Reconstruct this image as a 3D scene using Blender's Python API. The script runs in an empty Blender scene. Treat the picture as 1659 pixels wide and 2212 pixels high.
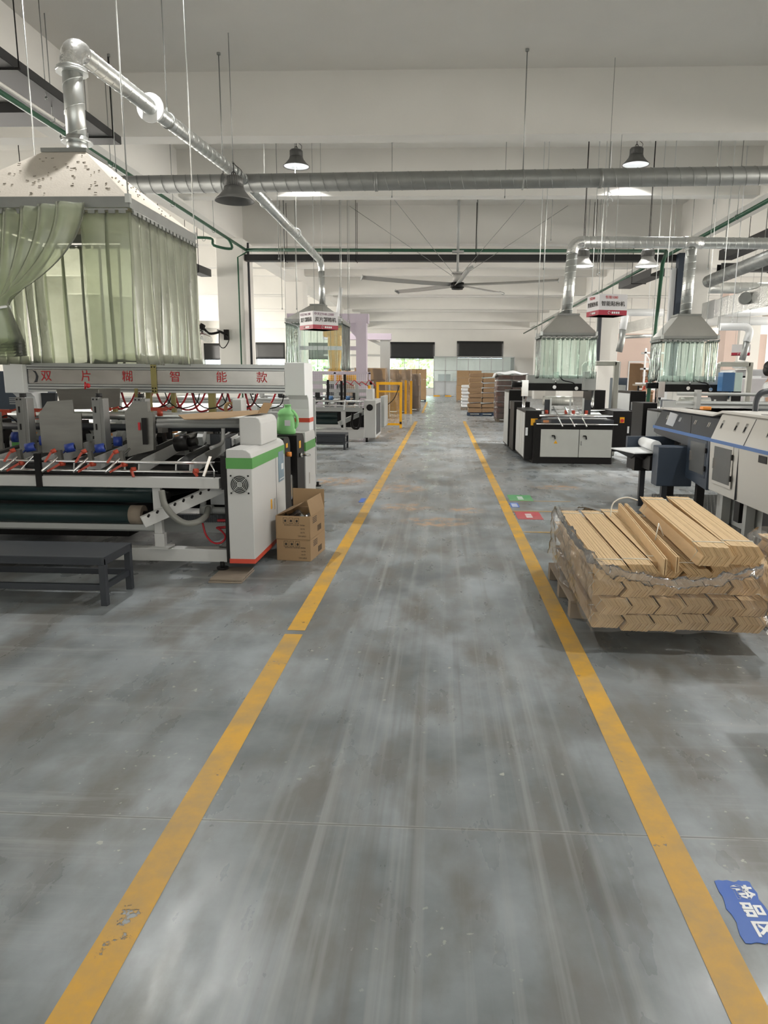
import bpy, bmesh, math, random
from mathutils import Vector, Matrix
random.seed(7)
R = math.radians
S = bpy.context.scene
COL = S.collection

# ------------------------------------------------------------ camera, world, light, exposure
cam_d = bpy.data.cameras.new('camera')
cam = bpy.data.objects.new('camera', cam_d)
COL.objects.link(cam)
cam_d.sensor_fit = 'VERTICAL'
cam_d.sensor_height = 36.0
cam_d.lens = 36.0 * 1534 / 2212
cam_d.shift_x = (829.5 - 885.0) / 2212
cam_d.clip_start, cam_d.clip_end = 0.05, 300
_r = Vector((0.99890754, 0.04606477, 0.00785921))
_d = Vector((0.01631483, -0.18617844, -0.98238048))
_f = Vector((-0.04378991, 0.98143549, -0.18672659))
cam.matrix_world = Matrix(((_r.x, -_d.x, -_f.x, 0), (_r.y, -_d.y, -_f.y, 0), (_r.z, -_d.z, -_f.z, 1.5), (0, 0, 0, 1)))
S.camera = cam

W = bpy.data.worlds.new('sky')
S.world = W
W.use_nodes = True
_bg = W.node_tree.nodes['Background']
_bg.inputs['Color'].default_value = (0.86, 0.94, 1.0, 1)
_bg.inputs['Strength'].default_value = 6.0

S.view_settings.view_transform = 'Standard'
S.view_settings.look = 'None'
S.view_settings.exposure = 0.98
S.view_settings.gamma = 1.0
S.view_settings.use_curve_mapping = False
S.cycles.use_denoising = True
S.cycles.max_bounces = 8
S.cycles.diffuse_bounces = 4
S.cycles.glossy_bounces = 3
S.cycles.use_adaptive_sampling = True
S.cycles.adaptive_threshold = 0.1
S.cycles.adaptive_min_samples = 24
S.cycles.transparent_max_bounces = 20
S.cycles.sample_clamp_indirect = 6.0
LAMP_W = 330.0        # each high bay lamp
FILL_W = 900.0         # base power of the added fill lamps

def area_light(name, loc, rot, sx, sy, power, col=(1, 0.98, 0.95)):
    l = bpy.data.lights.new(name, 'AREA')
    l.shape = 'RECTANGLE'
    l.size, l.size_y, l.energy, l.color = sx, sy, power, col
    o = bpy.data.objects.new(name, l)
    COL.objects.link(o)
    o.location, o.rotation_euler = loc, rot
    return o
# added fill lamps at the closed side and back walls, brightening the hall
area_light('fill_light_right', (33.4, 28, 2.6), (0, R(90), 0), 3.4, 62, FILL_W * 7.6, (1, 0.95, 0.88))
area_light('fill_light_left', (-19.4, 32, 2.6), (0, R(-90), 0), 3.4, 54, FILL_W * 3.0, (1, 0.94, 0.86))
area_light('fill_light_back', (0.0, -5.6, 2.4), (R(90), 0, 0), 12, 4.0, FILL_W * 0.12, (0.97, 1.0, 0.95))

# ------------------------------------------------------------ helpers
class MB:
    def __init__(s): s.v, s.f, s.sm = [], [], []
    def add(s, vs, fs, smooth=False):
        b = len(s.v)
        s.v += [tuple(p) for p in vs]
        for q in fs:
            s.f.append([b + i for i in q]); s.sm.append(smooth)
        return s
    def box(s, x0, x1, y0, y1, z0, z1):
        vs = [(x, y, z) for z in (z0, z1) for y in (y0, y1) for x in (x0, x1)]
        return s.add(vs, [(0, 2, 3, 1), (4, 5, 7, 6), (0, 1, 5, 4), (2, 6, 7, 3), (0, 4, 6, 2), (1, 3, 7, 5)])
    def prism(s, pts, axis, a, b):
        n = len(pts)
        def m(p, t):
            return {'x': (t, p[0], p[1]), 'y': (p[0], t, p[1]), 'z': (p[0], p[1], t)}[axis]
        vs = [m(p, a) for p in pts] + [m(p, b) for p in pts]
        return s.add(vs, [tuple(range(n)), tuple(range(2 * n - 1, n - 1, -1))] + [(i, i + n, (i + 1) % n + n, (i + 1) % n) for i in range(n)])
    def cyl(s, p0, p1, r0, r1=None, n=14, cap=True):
        r1 = r0 if r1 is None else r1
        p0, p1 = Vector(p0), Vector(p1)
        d = (p1 - p0).normalized()
        u = d.cross(Vector((0, 0, 1) if abs(d.z) < .95 else (1, 0, 0))).normalized(); w = d.cross(u)
        vs = []
        for p, r in ((p0, r0), (p1, r1)):
            vs += [p + (u * math.cos(2 * math.pi * i / n) + w * math.sin(2 * math.pi * i / n)) * r for i in range(n)]
        s.add(vs, [(i, (i + 1) % n, (i + 1) % n + n, i + n) for i in range(n)], True)
        if cap:
            s.add(vs, [tuple(range(n - 1, -1, -1)), tuple(range(n, 2 * n))])
        return s
    def tube(s, path, r, n=8, closed=False):
        path = [Vector(p) for p in path]; m = len(path)
        if 4 <= m <= 8 and not closed and not isinstance(r, (list, tuple)):       # round off a hose or wire given by a few points
            q = []
            for i in range(m - 1):
                a, b, c, d = path[max(0, i - 1)], path[i], path[i + 1], path[min(m - 1, i + 2)]
                for k in range(5):
                    t = k / 5
                    q.append(0.5 * (2 * b + (c - a) * t + (2 * a - 5 * b + 4 * c - d) * t * t + (3 * b - a - 3 * c + d) * t ** 3))
            path = q + [path[-1]]; m = len(path)
        vs = []; up = None
        for i, p in enumerate(path):
            a = path[(i - 1) % m] if (closed or i > 0) else p
            b = path[(i + 1) % m] if (closed or i < m - 1) else p
            d = (b - a).normalized()
            if up is None:
                u = d.cross(Vector((0, 0, 1) if abs(d.z) < .9 else (1, 0, 0))).normalized()
            else:
                u = (up - d * up.dot(d)).normalized()
            up = u; w = d.cross(u)
            rr = r[i] if isinstance(r, (list, tuple)) else r
            vs += [p + (u * math.cos(2 * math.pi * k / n) + w * math.sin(2 * math.pi * k / n)) * rr for k in range(n)]
        fs = []
        for i in range(m if closed else m - 1):
            j = (i + 1) % m
            fs += [(i * n + k, i * n + (k + 1) % n, j * n + (k + 1) % n, j * n + k) for k in range(n)]
        s.add(vs, fs, True)
        if not closed:
            s.add(vs, [tuple(range(n - 1, -1, -1)), tuple(range((m - 1) * n, m * n))])
        return s
    def lathe(s, c, prof, n=24, smooth=True):
        m = len(prof)
        vs = [(c[0] + r * math.cos(2 * math.pi * k / n), c[1] + r * math.sin(2 * math.pi * k / n), c[2] + z) for r, z in prof for k in range(n)]
        return s.add(vs, [(i * n + k, i * n + (k + 1) % n, (i + 1) * n + (k + 1) % n, (i + 1) * n + k) for i in range(m - 1) for k in range(n)], smooth)
    def bar(s, p0, p1, w, h):
        """square bar from p0 to p1: w across, h in the other direction"""
        p0, p1 = Vector(p0), Vector(p1)
        d = (p1 - p0).normalized()
        u = d.cross(Vector((0, 0, 1) if abs(d.z) < .95 else (0, 1, 0))).normalized(); t = u.cross(d)
        vs = [p + u * a * w / 2 + t * b * h / 2 for p in (p0, p1) for a, b in ((-1, -1), (1, -1), (1, 1), (-1, 1))]
        return s.add(vs, [(3, 2, 1, 0), (4, 5, 6, 7), (0, 1, 5, 4), (1, 2, 6, 5), (2, 3, 7, 6), (3, 0, 4, 7)])
    def grid(s, fn, nu, nv, smooth=True):
        vs = [fn(i / nu, j / nv) for i in range(nu + 1) for j in range(nv + 1)]
        return s.add(vs, [(i * (nv + 1) + j, (i + 1) * (nv + 1) + j, (i + 1) * (nv + 1) + j + 1, i * (nv + 1) + j + 1) for i in range(nu) for j in range(nv)], smooth)
    def ball(s, c, r, nu=12, nv=8):
        rx, ry, rz = r if isinstance(r, (tuple, list)) else (r, r, r)
        return s.grid(lambda a, b: (c[0] + rx * math.sin(math.pi * b) * math.cos(2 * math.pi * a), c[1] + ry * math.sin(math.pi * b) * math.sin(2 * math.pi * a), c[2] + rz * math.cos(math.pi * b)), nu, nv)
    def build(s, name, mat, parent=None, bevel=0, solid=0, sub=0):
        me = bpy.data.meshes.new(name)
        org = ORG.get(parent.name, Vector()) if parent else Vector()
        me.from_pydata([(p[0] - org.x, p[1] - org.y, p[2] - org.z) for p in s.v], [], s.f)
        me.polygons.foreach_set('use_smooth', s.sm)
        bm = bmesh.new(); bm.from_mesh(me)
        bmesh.ops.remove_doubles(bm, verts=bm.verts, dist=1e-5)
        bmesh.ops.recalc_face_normals(bm, faces=bm.faces)
        bm.to_mesh(me); bm.free()
        me.materials.append(mat)
        o = bpy.data.objects.new(name, me)
        COL.objects.link(o)
        if parent:
            o.parent = parent; ORG[o.name] = org
        if bevel:
            m = o.modifiers.new('bevel', 'BEVEL'); m.width = bevel; m.segments = 2; m.limit_method = 'ANGLE'; m.angle_limit = R(40)
        if solid:
            m = o.modifiers.new('solid', 'SOLIDIFY'); m.thickness = solid
        if sub:
            m = o.modifiers.new('sub', 'SUBSURF'); m.levels = m.render_levels = sub
        return o
ORG = {}

def thing(name, label, cat, loc=(0, 0, 0), rz=0, group=None):
    o = bpy.data.objects.new(name, None)
    COL.objects.link(o)
    o.empty_display_size = 0.1
    o.location = loc; o.rotation_euler = (0, 0, rz)
    ORG[o.name] = Vector(loc) if rz == 0 else Vector()    # a turned thing is built in its own axes
    return tag(o, label, cat, group)

def tag(o, label, cat, group=None, kind=None):
    o['label'] = label; o['category'] = cat
    if group: o['group'] = group
    if kind: o['kind'] = kind
    return o

def struct(o):
    o['kind'] = 'structure'
    return o

def dup(root, loc, rz=None, label=None, group=None):
    def cp(o, par):
        c = o.copy(); COL.objects.link(c)
        if par: c.parent = par
        for ch in o.children: cp(ch, c)
        return c
    c = cp(root, None)
    c.location = loc
    if rz is not None: c.rotation_euler = (0, 0, rz)
    if label: c['label'] = label
    if group: c['group'] = group
    return c

def text(body, size, mat, parent, loc, rot, name='lettering', bold=0.0, extr=0.0008):
    cu = bpy.data.curves.new('text', 'FONT')
    cu.body = body; cu.size = size; cu.align_x = 'CENTER'; cu.align_y = 'CENTER'
    cu.extrude = extr; cu.offset = bold
    t = bpy.data.objects.new('text', cu)
    COL.objects.link(t)
    bpy.context.view_layer.update()
    me = bpy.data.meshes.new_from_object(t.evaluated_get(bpy.context.evaluated_depsgraph_get()))
    bpy.data.objects.remove(t); bpy.data.curves.remove(cu)
    me.materials.clear(); me.materials.append(mat)
    o = bpy.data.objects.new(name, me)
    COL.objects.link(o)
    if parent:
        o.parent = parent
        loc = Vector(loc) - ORG.get(parent.name, Vector())
        ORG[o.name] = ORG.get(parent.name, Vector())
    o.location = loc; o.rotation_euler = rot
    return o
FRONT = (R(90), 0, 0)           # lettering on a face that looks at -Y

# ------------------------------------------------------------ materials
MATS = {}
def mat(name, col, rough=0.5, metal=0.0, var=0.08, scale=6.0, bump=0.0, spec=0.5, emit=0.0, alpha=1.0, stretch=(1, 1, 1), bscale=None):
    if name in MATS: return MATS[name]
    m = bpy.data.materials.new(name); m.use_nodes = True
    nt = m.node_tree; n = nt.nodes; L = nt.links
    b = n['Principled BSDF']
    b.inputs['Roughness'].default_value = rough
    b.inputs['Metallic'].default_value = metal
    b.inputs['Specular IOR Level'].default_value = spec
    tc = n.new('ShaderNodeTexCoord'); mp = n.new('ShaderNodeMapping'); mp.inputs['Scale'].default_value = stretch
    L.new(tc.outputs['Object'], mp.inputs['Vector'])
    nz = n.new('ShaderNodeTexNoise'); nz.inputs['Scale'].default_value = scale; nz.inputs['Detail'].default_value = 5
    L.new(mp.outputs['Vector'], nz.inputs['Vector'])
    mx = n.new('ShaderNodeMix'); mx.data_type = 'RGBA'
    mx.inputs['A'].default_value = tuple(min(1, c * (1 - var)) for c in col) + (1,)
    mx.inputs['B'].default_value = tuple(min(1, c * (1 + var)) for c in col) + (1,)
    L.new(nz.outputs['Fac'], mx.inputs['Factor'])
    L.new(mx.outputs['Result'], b.inputs['Base Color'])
    if bump:
        bp = n.new('ShaderNodeBump'); bp.inputs['Strength'].default_value = bump; bp.inputs['Distance'].default_value = 0.01
        src = nz
        if bscale:
            src = n.new('ShaderNodeTexNoise'); src.inputs['Scale'].default_value = bscale; L.new(mp.outputs['Vector'], src.inputs['Vector'])
        L.new(src.outputs['Fac'], bp.inputs['Height']); L.new(bp.outputs['Normal'], b.inputs['Normal'])
    if emit:
        b.inputs['Emission Color'].default_value = col + (1,); b.inputs['Emission Strength'].default_value = emit
    MATS[name] = m
    return m

def film(name, tint, milk, opac, rough=0.15, ior=1.45, bump=0.0, bscale=20.0):
    """see-through plastic: tinted clear film mixed with a milky, glossy skin"""
    m = bpy.data.materials.new(name); m.use_nodes = True
    nt = m.node_tree; n = nt.nodes; L = nt.links
    b = n['Principled BSDF']; out = n['Material Output']
    b.inputs['Base Color'].default_value = milk + (1,); b.inputs['Roughness'].default_value = rough
    b.inputs['Specular IOR Level'].default_value = 0.6
    tr = n.new('ShaderNodeBsdfTransparent'); tr.inputs['Color'].default_value = tint + (1,)
    tl = n.new('ShaderNodeBsdfTranslucent'); tl.inputs['Color'].default_value = milk + (1,)
    m1 = n.new('ShaderNodeMixShader'); m1.inputs[0].default_value = 0.45
    L.new(b.outputs[0], m1.inputs[1]); L.new(tl.outputs[0], m1.inputs[2])
    m2 = n.new('ShaderNodeMixShader')
    tc = n.new('ShaderNodeTexCoord'); nz = n.new('ShaderNodeTexNoise'); nz.inputs['Scale'].default_value = 2.2; nz.inputs['Detail'].default_value = 6
    L.new(tc.outputs['Object'], nz.inputs['Vector'])
    mr = n.new('ShaderNodeMapRange'); mr.inputs['From Min'].default_value = 0.3; mr.inputs['From Max'].default_value = 0.7
    mr.inputs['To Min'].default_value = opac * 0.8; mr.inputs['To Max'].default_value = min(1, opac * 1.2)
    L.new(nz.outputs['Fac'], mr.inputs['Value']); L.new(mr.outputs[0], m2.inputs[0])
    L.new(tr.outputs[0], m2.inputs[1]); L.new(m1.outputs[0], m2.inputs[2])
    gl = n.new('ShaderNodeBsdfGlossy'); gl.inputs['Roughness'].default_value = rough
    fr = n.new('ShaderNodeFresnel'); fr.inputs['IOR'].default_value = ior
    m3 = n.new('ShaderNodeMixShader'); L.new(fr.outputs[0], m3.inputs[0]); L.new(m2.outputs[0], m3.inputs[1]); L.new(gl.outputs[0], m3.inputs[2])
    if bump:
        n2 = n.new('ShaderNodeTexNoise'); n2.inputs['Scale'].default_value = bscale; n2.inputs['Detail'].default_value = 3
        L.new(tc.outputs['Object'], n2.inputs['Vector'])
        bp = n.new('ShaderNodeBump'); bp.inputs['Strength'].default_value = bump; bp.inputs['Distance'].default_value = 0.02
        L.new(n2.outputs['Fac'], bp.inputs['Height'])
        for q in (gl, fr, b): L.new(bp.outputs['Normal'], q.inputs['Normal'])
    L.new(m3.outputs[0], out.inputs['Surface'])
    MATS[name] = m
    return m

WALL = mat('painted_concrete', (0.80, 0.785, 0.745), 0.85, var=0.05, scale=1.2, bump=0.1, bscale=30, spec=0.2)
PINKW = mat('pink_partition', (0.78, 0.62, 0.55), 0.8, var=0.04, scale=1)
GALV = mat('galvanised_steel', (0.64, 0.66, 0.65), 0.34, 0.85, var=0.18, scale=5)
GALVD = mat('dull_galvanised_steel', (0.30, 0.31, 0.30), 0.45, 0.6, var=0.2, scale=5)
FOIL = mat('bright_foil', (0.75, 0.76, 0.75), 0.25, 0.9, var=0.2, scale=14, bump=0.5, bscale=30)
STEEL = mat('stainless_steel', (0.15, 0.145, 0.132), 0.4, 0.6, var=0.2, scale=4, stretch=(1, 1, 6))
CHROME = mat('chrome', (0.72, 0.72, 0.72), 0.16, 1.0, var=0.05)
ALU = mat('aluminium_extrusion', (0.52, 0.53, 0.535), 0.38, 0.6, var=0.04)
WMET = mat('white_painted_steel', (0.58, 0.58, 0.57), 0.45, var=0.04, scale=3)
GREYP = mat('grey_painted_steel', (0.42, 0.43, 0.42), 0.5, var=0.06, scale=3)
DGREY = mat('dark_grey_painted_steel', (0.034, 0.038, 0.046), 0.42, var=0.12, scale=3)
DBLUE = mat('dark_blue_grey_steel', (0.035, 0.05, 0.075), 0.4, var=0.12, scale=3)
BLACK = mat('black_steel', (0.010, 0.009, 0.009), 0.45, var=0.2, spec=0.25)
BLACKR = mat('black_rubber', (0.018, 0.018, 0.019), 0.7, var=0.2)
ROLL = mat('dark_green_roller', (0.016, 0.035, 0.036), 0.4, var=0.15)
BLUE = mat('blue_plastic', (0.02, 0.05, 0.30), 0.35, var=0.08)
BLUEM = mat('blue_painted_steel', (0.05, 0.14, 0.30), 0.4, var=0.06)
RED = mat('red_plastic', (0.44, 0.055, 0.025), 0.4, var=0.1)
ORANGE = mat('orange_plastic', (0.85, 0.30, 0.05), 0.4, var=0.1)
REDHOSE = mat('red_hose', (0.45, 0.02, 0.03), 0.35)
GREENS = mat('green_stripe', (0.10, 0.34, 0.08), 0.45, var=0.05)
REDS = mat('red_stripe', (0.62, 0.07, 0.035), 0.45, var=0.08)
YELL = mat('yellow_painted_steel', (0.85, 0.42, 0.01), 0.4, var=0.06)
BRASS = mat('passivated_bracket', (0.36, 0.31, 0.13), 0.4, 0.6, var=0.12)
CARD = mat('brown_carton', (0.36, 0.235, 0.125), 0.75, var=0.1, scale=5)
CARDD = mat('dark_brown_carton', (0.26, 0.165, 0.09), 0.75, var=0.12, scale=4)
KRAFT = mat('kraft_board', (0.64, 0.46, 0.26), 0.72, var=0.12, scale=9, stretch=(6, 1, 6))
STRAP = mat('white_strap', (0.8, 0.78, 0.7), 0.4)
WOOD = mat('weathered_wood', (0.28, 0.23, 0.18), 0.8, var=0.25, scale=8, stretch=(1, 6, 1))
INK = mat('black_ink', (0.03, 0.025, 0.02), 0.7)
REDINK = mat('red_lettering', (0.55, 0.02, 0.03), 0.5)
WHITE = mat('white_plastic', (0.80, 0.815, 0.825), 0.4, var=0.03)
PAPER = mat('white_paper', (0.75, 0.76, 0.78), 0.6, var=0.03)
LILAC = mat('pale_lilac_steel', (0.66, 0.58, 0.68), 0.45, var=0.03)
GPIPE = mat('green_pipe', (0.025, 0.10, 0.055), 0.4, var=0.15)
TRAY = mat('charcoal_cable_tray', (0.022, 0.022, 0.023), 0.5, var=0.15)
REDBAND = mat('crimson_band', (0.42, 0.03, 0.06), 0.5)
BLIND = mat('black_blind', (0.02, 0.021, 0.022), 0.35, var=0.3, scale=2)
GREENB = mat('light_green_plastic', (0.26, 0.62, 0.24), 0.38, var=0.15, scale=12)
DUSTY = mat('dusty_hood', (0.62, 0.57, 0.50), 0.85, var=0.08, scale=9, bump=0.3, bscale=60)
HOODG = mat('hood_sheet', (0.45, 0.45, 0.42), 0.5, 0.35, var=0.12, scale=4)
FANG = mat('fan_blade_grey', (0.50, 0.49, 0.47), 0.5, 0.2, var=0.05)
LAMPG = mat('lamp_body_grey', (0.16, 0.16, 0.155), 0.45, 0.4, var=0.1)
PVC = film('cloudy_strip_pvc', (0.95, 0.98, 0.90), (0.84, 0.88, 0.71), 0.36, 0.2, bump=0.15, bscale=6)
PVCC = film('clear_strip_pvc', (0.965, 1.0, 0.98), (0.84, 0.97, 0.90), 0.075, 0.1, ior=1.22, bump=0.3, bscale=7)
WRAP = film('stretch_film', (0.97, 0.97, 0.97), (0.92, 0.92, 0.92), 0.11, 0.16, ior=1.32, bump=0.6, bscale=16)
GLASS = film('window_glass', (0.90, 0.95, 0.95), (0.6, 0.65, 0.65), 0.05, 0.03)
PUMPG = film('frosted_panel', (0.45, 0.46, 0.46), (0.32, 0.33, 0.33), 0.55, 0.2)
LED = mat('lamp_led', (0.92, 0.96, 1.0), 0.5, emit=9.0)

def worn(name, base, under, lo, hi, scale=3.0, rough=0.5, edge=None):
    """paint worn through in patches down to nothing (holes show the floor)"""
    m = bpy.data.materials.new(name); m.use_nodes = True
    nt = m.node_tree; n = nt.nodes; L = nt.links; b = n['Principled BSDF']; out = n['Material Output']
    b.inputs['Roughness'].default_value = rough
    tc = n.new('ShaderNodeTexCoord')
    a = n.new('ShaderNodeTexNoise'); a.inputs['Scale'].default_value = scale; a.inputs['Detail'].default_value = 8; a.inputs['Roughness'].default_value = 0.65
    L.new(tc.outputs['Object'], a.inputs['Vector'])
    r = n.new('ShaderNodeMapRange'); r.inputs['From Min'].default_value = 0.38; r.inputs['From Max'].default_value = 0.66
    L.new(a.outputs['Fac'], r.inputs['Value'])
    mx = n.new('ShaderNodeMix'); mx.data_type = 'RGBA'
    mx.inputs['A'].default_value = base + (1,); mx.inputs['B'].default_value = under + (1,)
    L.new(r.outputs[0], mx.inputs['Factor']); L.new(mx.outputs['Result'], b.inputs['Base Color'])
    c = n.new('ShaderNodeTexNoise'); c.inputs['Scale'].default_value = 5.0; c.inputs['Detail'].default_value = 10; c.inputs['Roughness'].default_value = 0.75
    L.new(tc.outputs['Object'], c.inputs['Vector'])
    t = n.new('ShaderNodeMapRange'); t.inputs['From Min'].default_value = lo; t.inputs['From Max'].default_value = hi
    L.new(c.outputs['Fac'], t.inputs['Value'])
    tr = n.new('ShaderNodeBsdfTransparent'); ms = n.new('ShaderNodeMixShader')
    L.new(t.outputs[0], ms.inputs[0]); L.new(b.outputs[0], ms.inputs[1]); L.new(tr.outputs[0], ms.inputs[2]); L.new(ms.outputs[0], out.inputs['Surface'])
    MATS[name] = m
    return m
LINEP = worn('yellow_floor_paint', (0.68, 0.37, 0.03), (0.42, 0.285, 0.11), 0.625, 0.64)
BLUEF = worn('blue_floor_sticker', (0.05, 0.14, 0.52), (0.08, 0.17, 0.5), 0.68, 0.70)
GREENF = worn('green_floor_sticker', (0.08, 0.32, 0.12), (0.16, 0.36, 0.18), 0.70, 0.73)
REDF = worn('red_floor_sticker', (0.48, 0.06, 0.08), (0.42, 0.12, 0.12), 0.70, 0.73)

# ---- the epoxy floor
def floor_mat():
    m = bpy.data.materials.new('grey_epoxy_floor'); m.use_nodes = True
    nt = m.node_tree; n = nt.nodes; L = nt.links; b = n['Principled BSDF']
    geo = n.new('ShaderNodeTexCoord')
    def noise(scale, st=(1, 1, 1), rot=0, detail=6, rough=0.55):
        mp = n.new('ShaderNodeMapping'); mp.inputs['Scale'].default_value = st; mp.inputs['Rotation'].default_value = (0, 0, rot)
        L.new(geo.outputs['Object'], mp.inputs['Vector'])
        z = n.new('ShaderNodeTexNoise'); z.inputs['Scale'].default_value = scale; z.inputs['Detail'].default_value = detail; z.inputs['Roughness'].default_value = rough
        L.new(mp.outputs['Vector'], z.inputs['Vector'])
        return z.outputs['Fac']
    def rng(v, a, bb, c=0.0, d=1.0):
        r = n.new('ShaderNodeMapRange'); r.inputs['From Min'].default_value = a; r.inputs['From Max'].default_value = bb
        r.inputs['To Min'].default_value = c; r.inputs['To Max'].default_value = d
        L.new(v, r.inputs['Value']); return r.outputs[0]
    def mth(op, a, bb):
        q = n.new('ShaderNodeMath'); q.operation = op
        for i, t in enumerate((a, bb)):
            if isinstance(t, (int, float)): q.inputs[i].default_value = t
            else: L.new(t, q.inputs[i])
        return q.outputs[0]
    def mix(f, a, bb):
        q = n.new('ShaderNodeMix'); q.data_type = 'RGBA'
        if isinstance(f, (int, float)): q.inputs['Factor'].default_value = f
        else: L.new(f, q.inputs['Factor'])
        for k, t in (('A', a), ('B', bb)):
            if isinstance(t, tuple): q.inputs[k].default_value = t + (1,)
            else: L.new(t, q.inputs[k])
        return q.outputs['Result']
    sep = n.new('ShaderNodeSeparateXYZ'); L.new(geo.outputs['Object'], sep.inputs[0]); X, Y = sep.outputs['X'], sep.outputs['Y']
    c = mix(rng(noise(1.6), 0.36, 0.64), (0.150, 0.166, 0.173), (0.305, 0.335, 0.353))
    c = mix(rng(noise(2.2, (1.6, 0.7, 1)), 0.46, 0.64, 0, 0.9), c, (0.165, 0.160, 0.148))          # worn dull patches
    c = mix(rng(noise(1.3, (1, 0.6, 1), 0.5), 0.55, 0.69, 0, 0.75), c, (0.36, 0.40, 0.43))            # pale bluish patches
    inside = mth('MULTIPLY', rng(X, -0.75, -0.45), rng(X, 0.75, 0.45))
    c = mix(mth('MULTIPLY', inside, rng(noise(1.0, (16, 0.25, 1), 0, 4), 0.52, 0.66, 0, 0.5)), c, (0.36, 0.375, 0.375))   # wheel tracks along the aisle
    c = mix(mth('MULTIPLY', inside, rng(noise(1.0, (11, 0.2, 1), 0.05, 4), 0.55, 0.68, 0, 0.6)), c, (0.15, 0.148, 0.14))
    left = rng(X, -0.8, -1.3)
    c = mix(mth('MULTIPLY', left, rng(noise(1.0, (0.5, 9, 1), -0.6, 6, 0.7), 0.54, 0.66, 0, 0.45)), c, (0.36, 0.375, 0.38))   # scuffs beside the aisle
    c = mix(mth('MULTIPLY', rng(X, 0.7, 1.2), rng(noise(1.0, (0.6, 8, 1), 0.8, 6, 0.7), 0.54, 0.66, 0, 0.45)), c, (0.36, 0.375, 0.38))
    far = rng(Y, 5.0, 12.0)
    c = mix(mth('MULTIPLY', far, rng(noise(1.1, (0.9, 0.5, 1)), 0.42, 0.62, 0, 0.55)), c, (0.37, 0.375, 0.37))
    # chips, drips
    v = n.new('ShaderNodeTexNoise'); v.inputs['Scale'].default_value = 26; v.inputs['Detail'].default_value = 4; L.new(geo.outputs['Object'], v.inputs['Vector'])
    chips = mth('MULTIPLY', rng(v.outputs['Fac'], 0.67, 0.69), rng(noise(1.1), 0.50, 0.58))
    c = mix(mth('MULTIPLY', chips, 0.7), c, (0.52, 0.52, 0.46))
    drips = mth('MULTIPLY', rng(noise(17, (1, 1, 1), 1.0), 0.76, 0.79), 1.0)
    c = mix(mth('MULTIPLY', drips, 0.35), c, (0.08, 0.075, 0.07))
    # sandy stains where the coating is worn through
    for (sx, sy, rx, ry) in ((-0.05, 7.35, 0.42, 0.30), (0.30, 8.05, 0.25, 0.2), (-0.42, 8.2, 0.35, 0.3), (-1.5, 10.2, 0.5, 0.5), (1.62, 9.9, 0.4, 0.25), (-0.55, 9.6, 0.4, 0.4)):
        dx = mth('DIVIDE', mth('SUBTRACT', X, sx), rx); dy = mth('DIVIDE', mth('SUBTRACT', Y, sy), ry)
        dd = mth('ADD', mth('MULTIPLY', dx, dx), mth('MULTIPLY', dy, dy))
        k = mth('MULTIPLY', rng(dd, 1.0, 0.3), rng(noise(7, (1, 1, 1), sx, 7, 0.7), 0.46, 0.56))
        c = mix(mth('MULTIPLY', k, 0.8), c, (0.48, 0.30, 0.17))
    # saw-cut joints
    wob = mth('MULTIPLY', mth('SUBTRACT', noise(12), 0.5), 0.02)
    for jy in (2.165, 9.0, 14.6, 20.4):
        q = mth('ABSOLUTE', mth('ADD', mth('SUBTRACT', Y, jy), wob), 0)
        c = mix(rng(q, 0.010, 0.004, 0, 0.55), c, (0.40, 0.40, 0.38))
        c = mix(rng(mth('ABSOLUTE', mth('SUBTRACT', Y, jy), 0), 0.004, 0.002, 0, 0.7), c, (0.10, 0.10, 0.10))
    L.new(c, b.inputs['Base Color'])
    L.new(rng(noise(3.0, (1.5, 0.6, 1)), 0.35, 0.65, 0.22, 0.48), b.inputs['Roughness'])
    b.inputs['Specular IOR Level'].default_value = 0.45
    bp = n.new('ShaderNodeBump'); bp.inputs['Strength'].default_value = 0.06; bp.inputs['Distance'].default_value = 0.01
    L.new(noise(30), bp.inputs['Height']); L.new(bp.outputs['Normal'], b.inputs['Normal'])
    return m
FLOORM = floor_mat()

# ============================================================ THE BUILDING
struct(MB().box(-20, 34, -6, 61, -0.2, 0).build('floor', FLOORM))
struct(MB().box(-20, 34, -6, 61, 6.5, 6.7).build('ceiling', WALL))
struct(MB().box(-20.3, -20, -6, 61, 0, 6.5).build('wall_left', WALL))
struct(MB().box(34, 34.3, -6, 61, 0, 6.5).build('wall_right', WALL))
struct(MB().box(-20, 34, -6.3, -6, 0, 6.5).build('wall_back', WALL))
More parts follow.
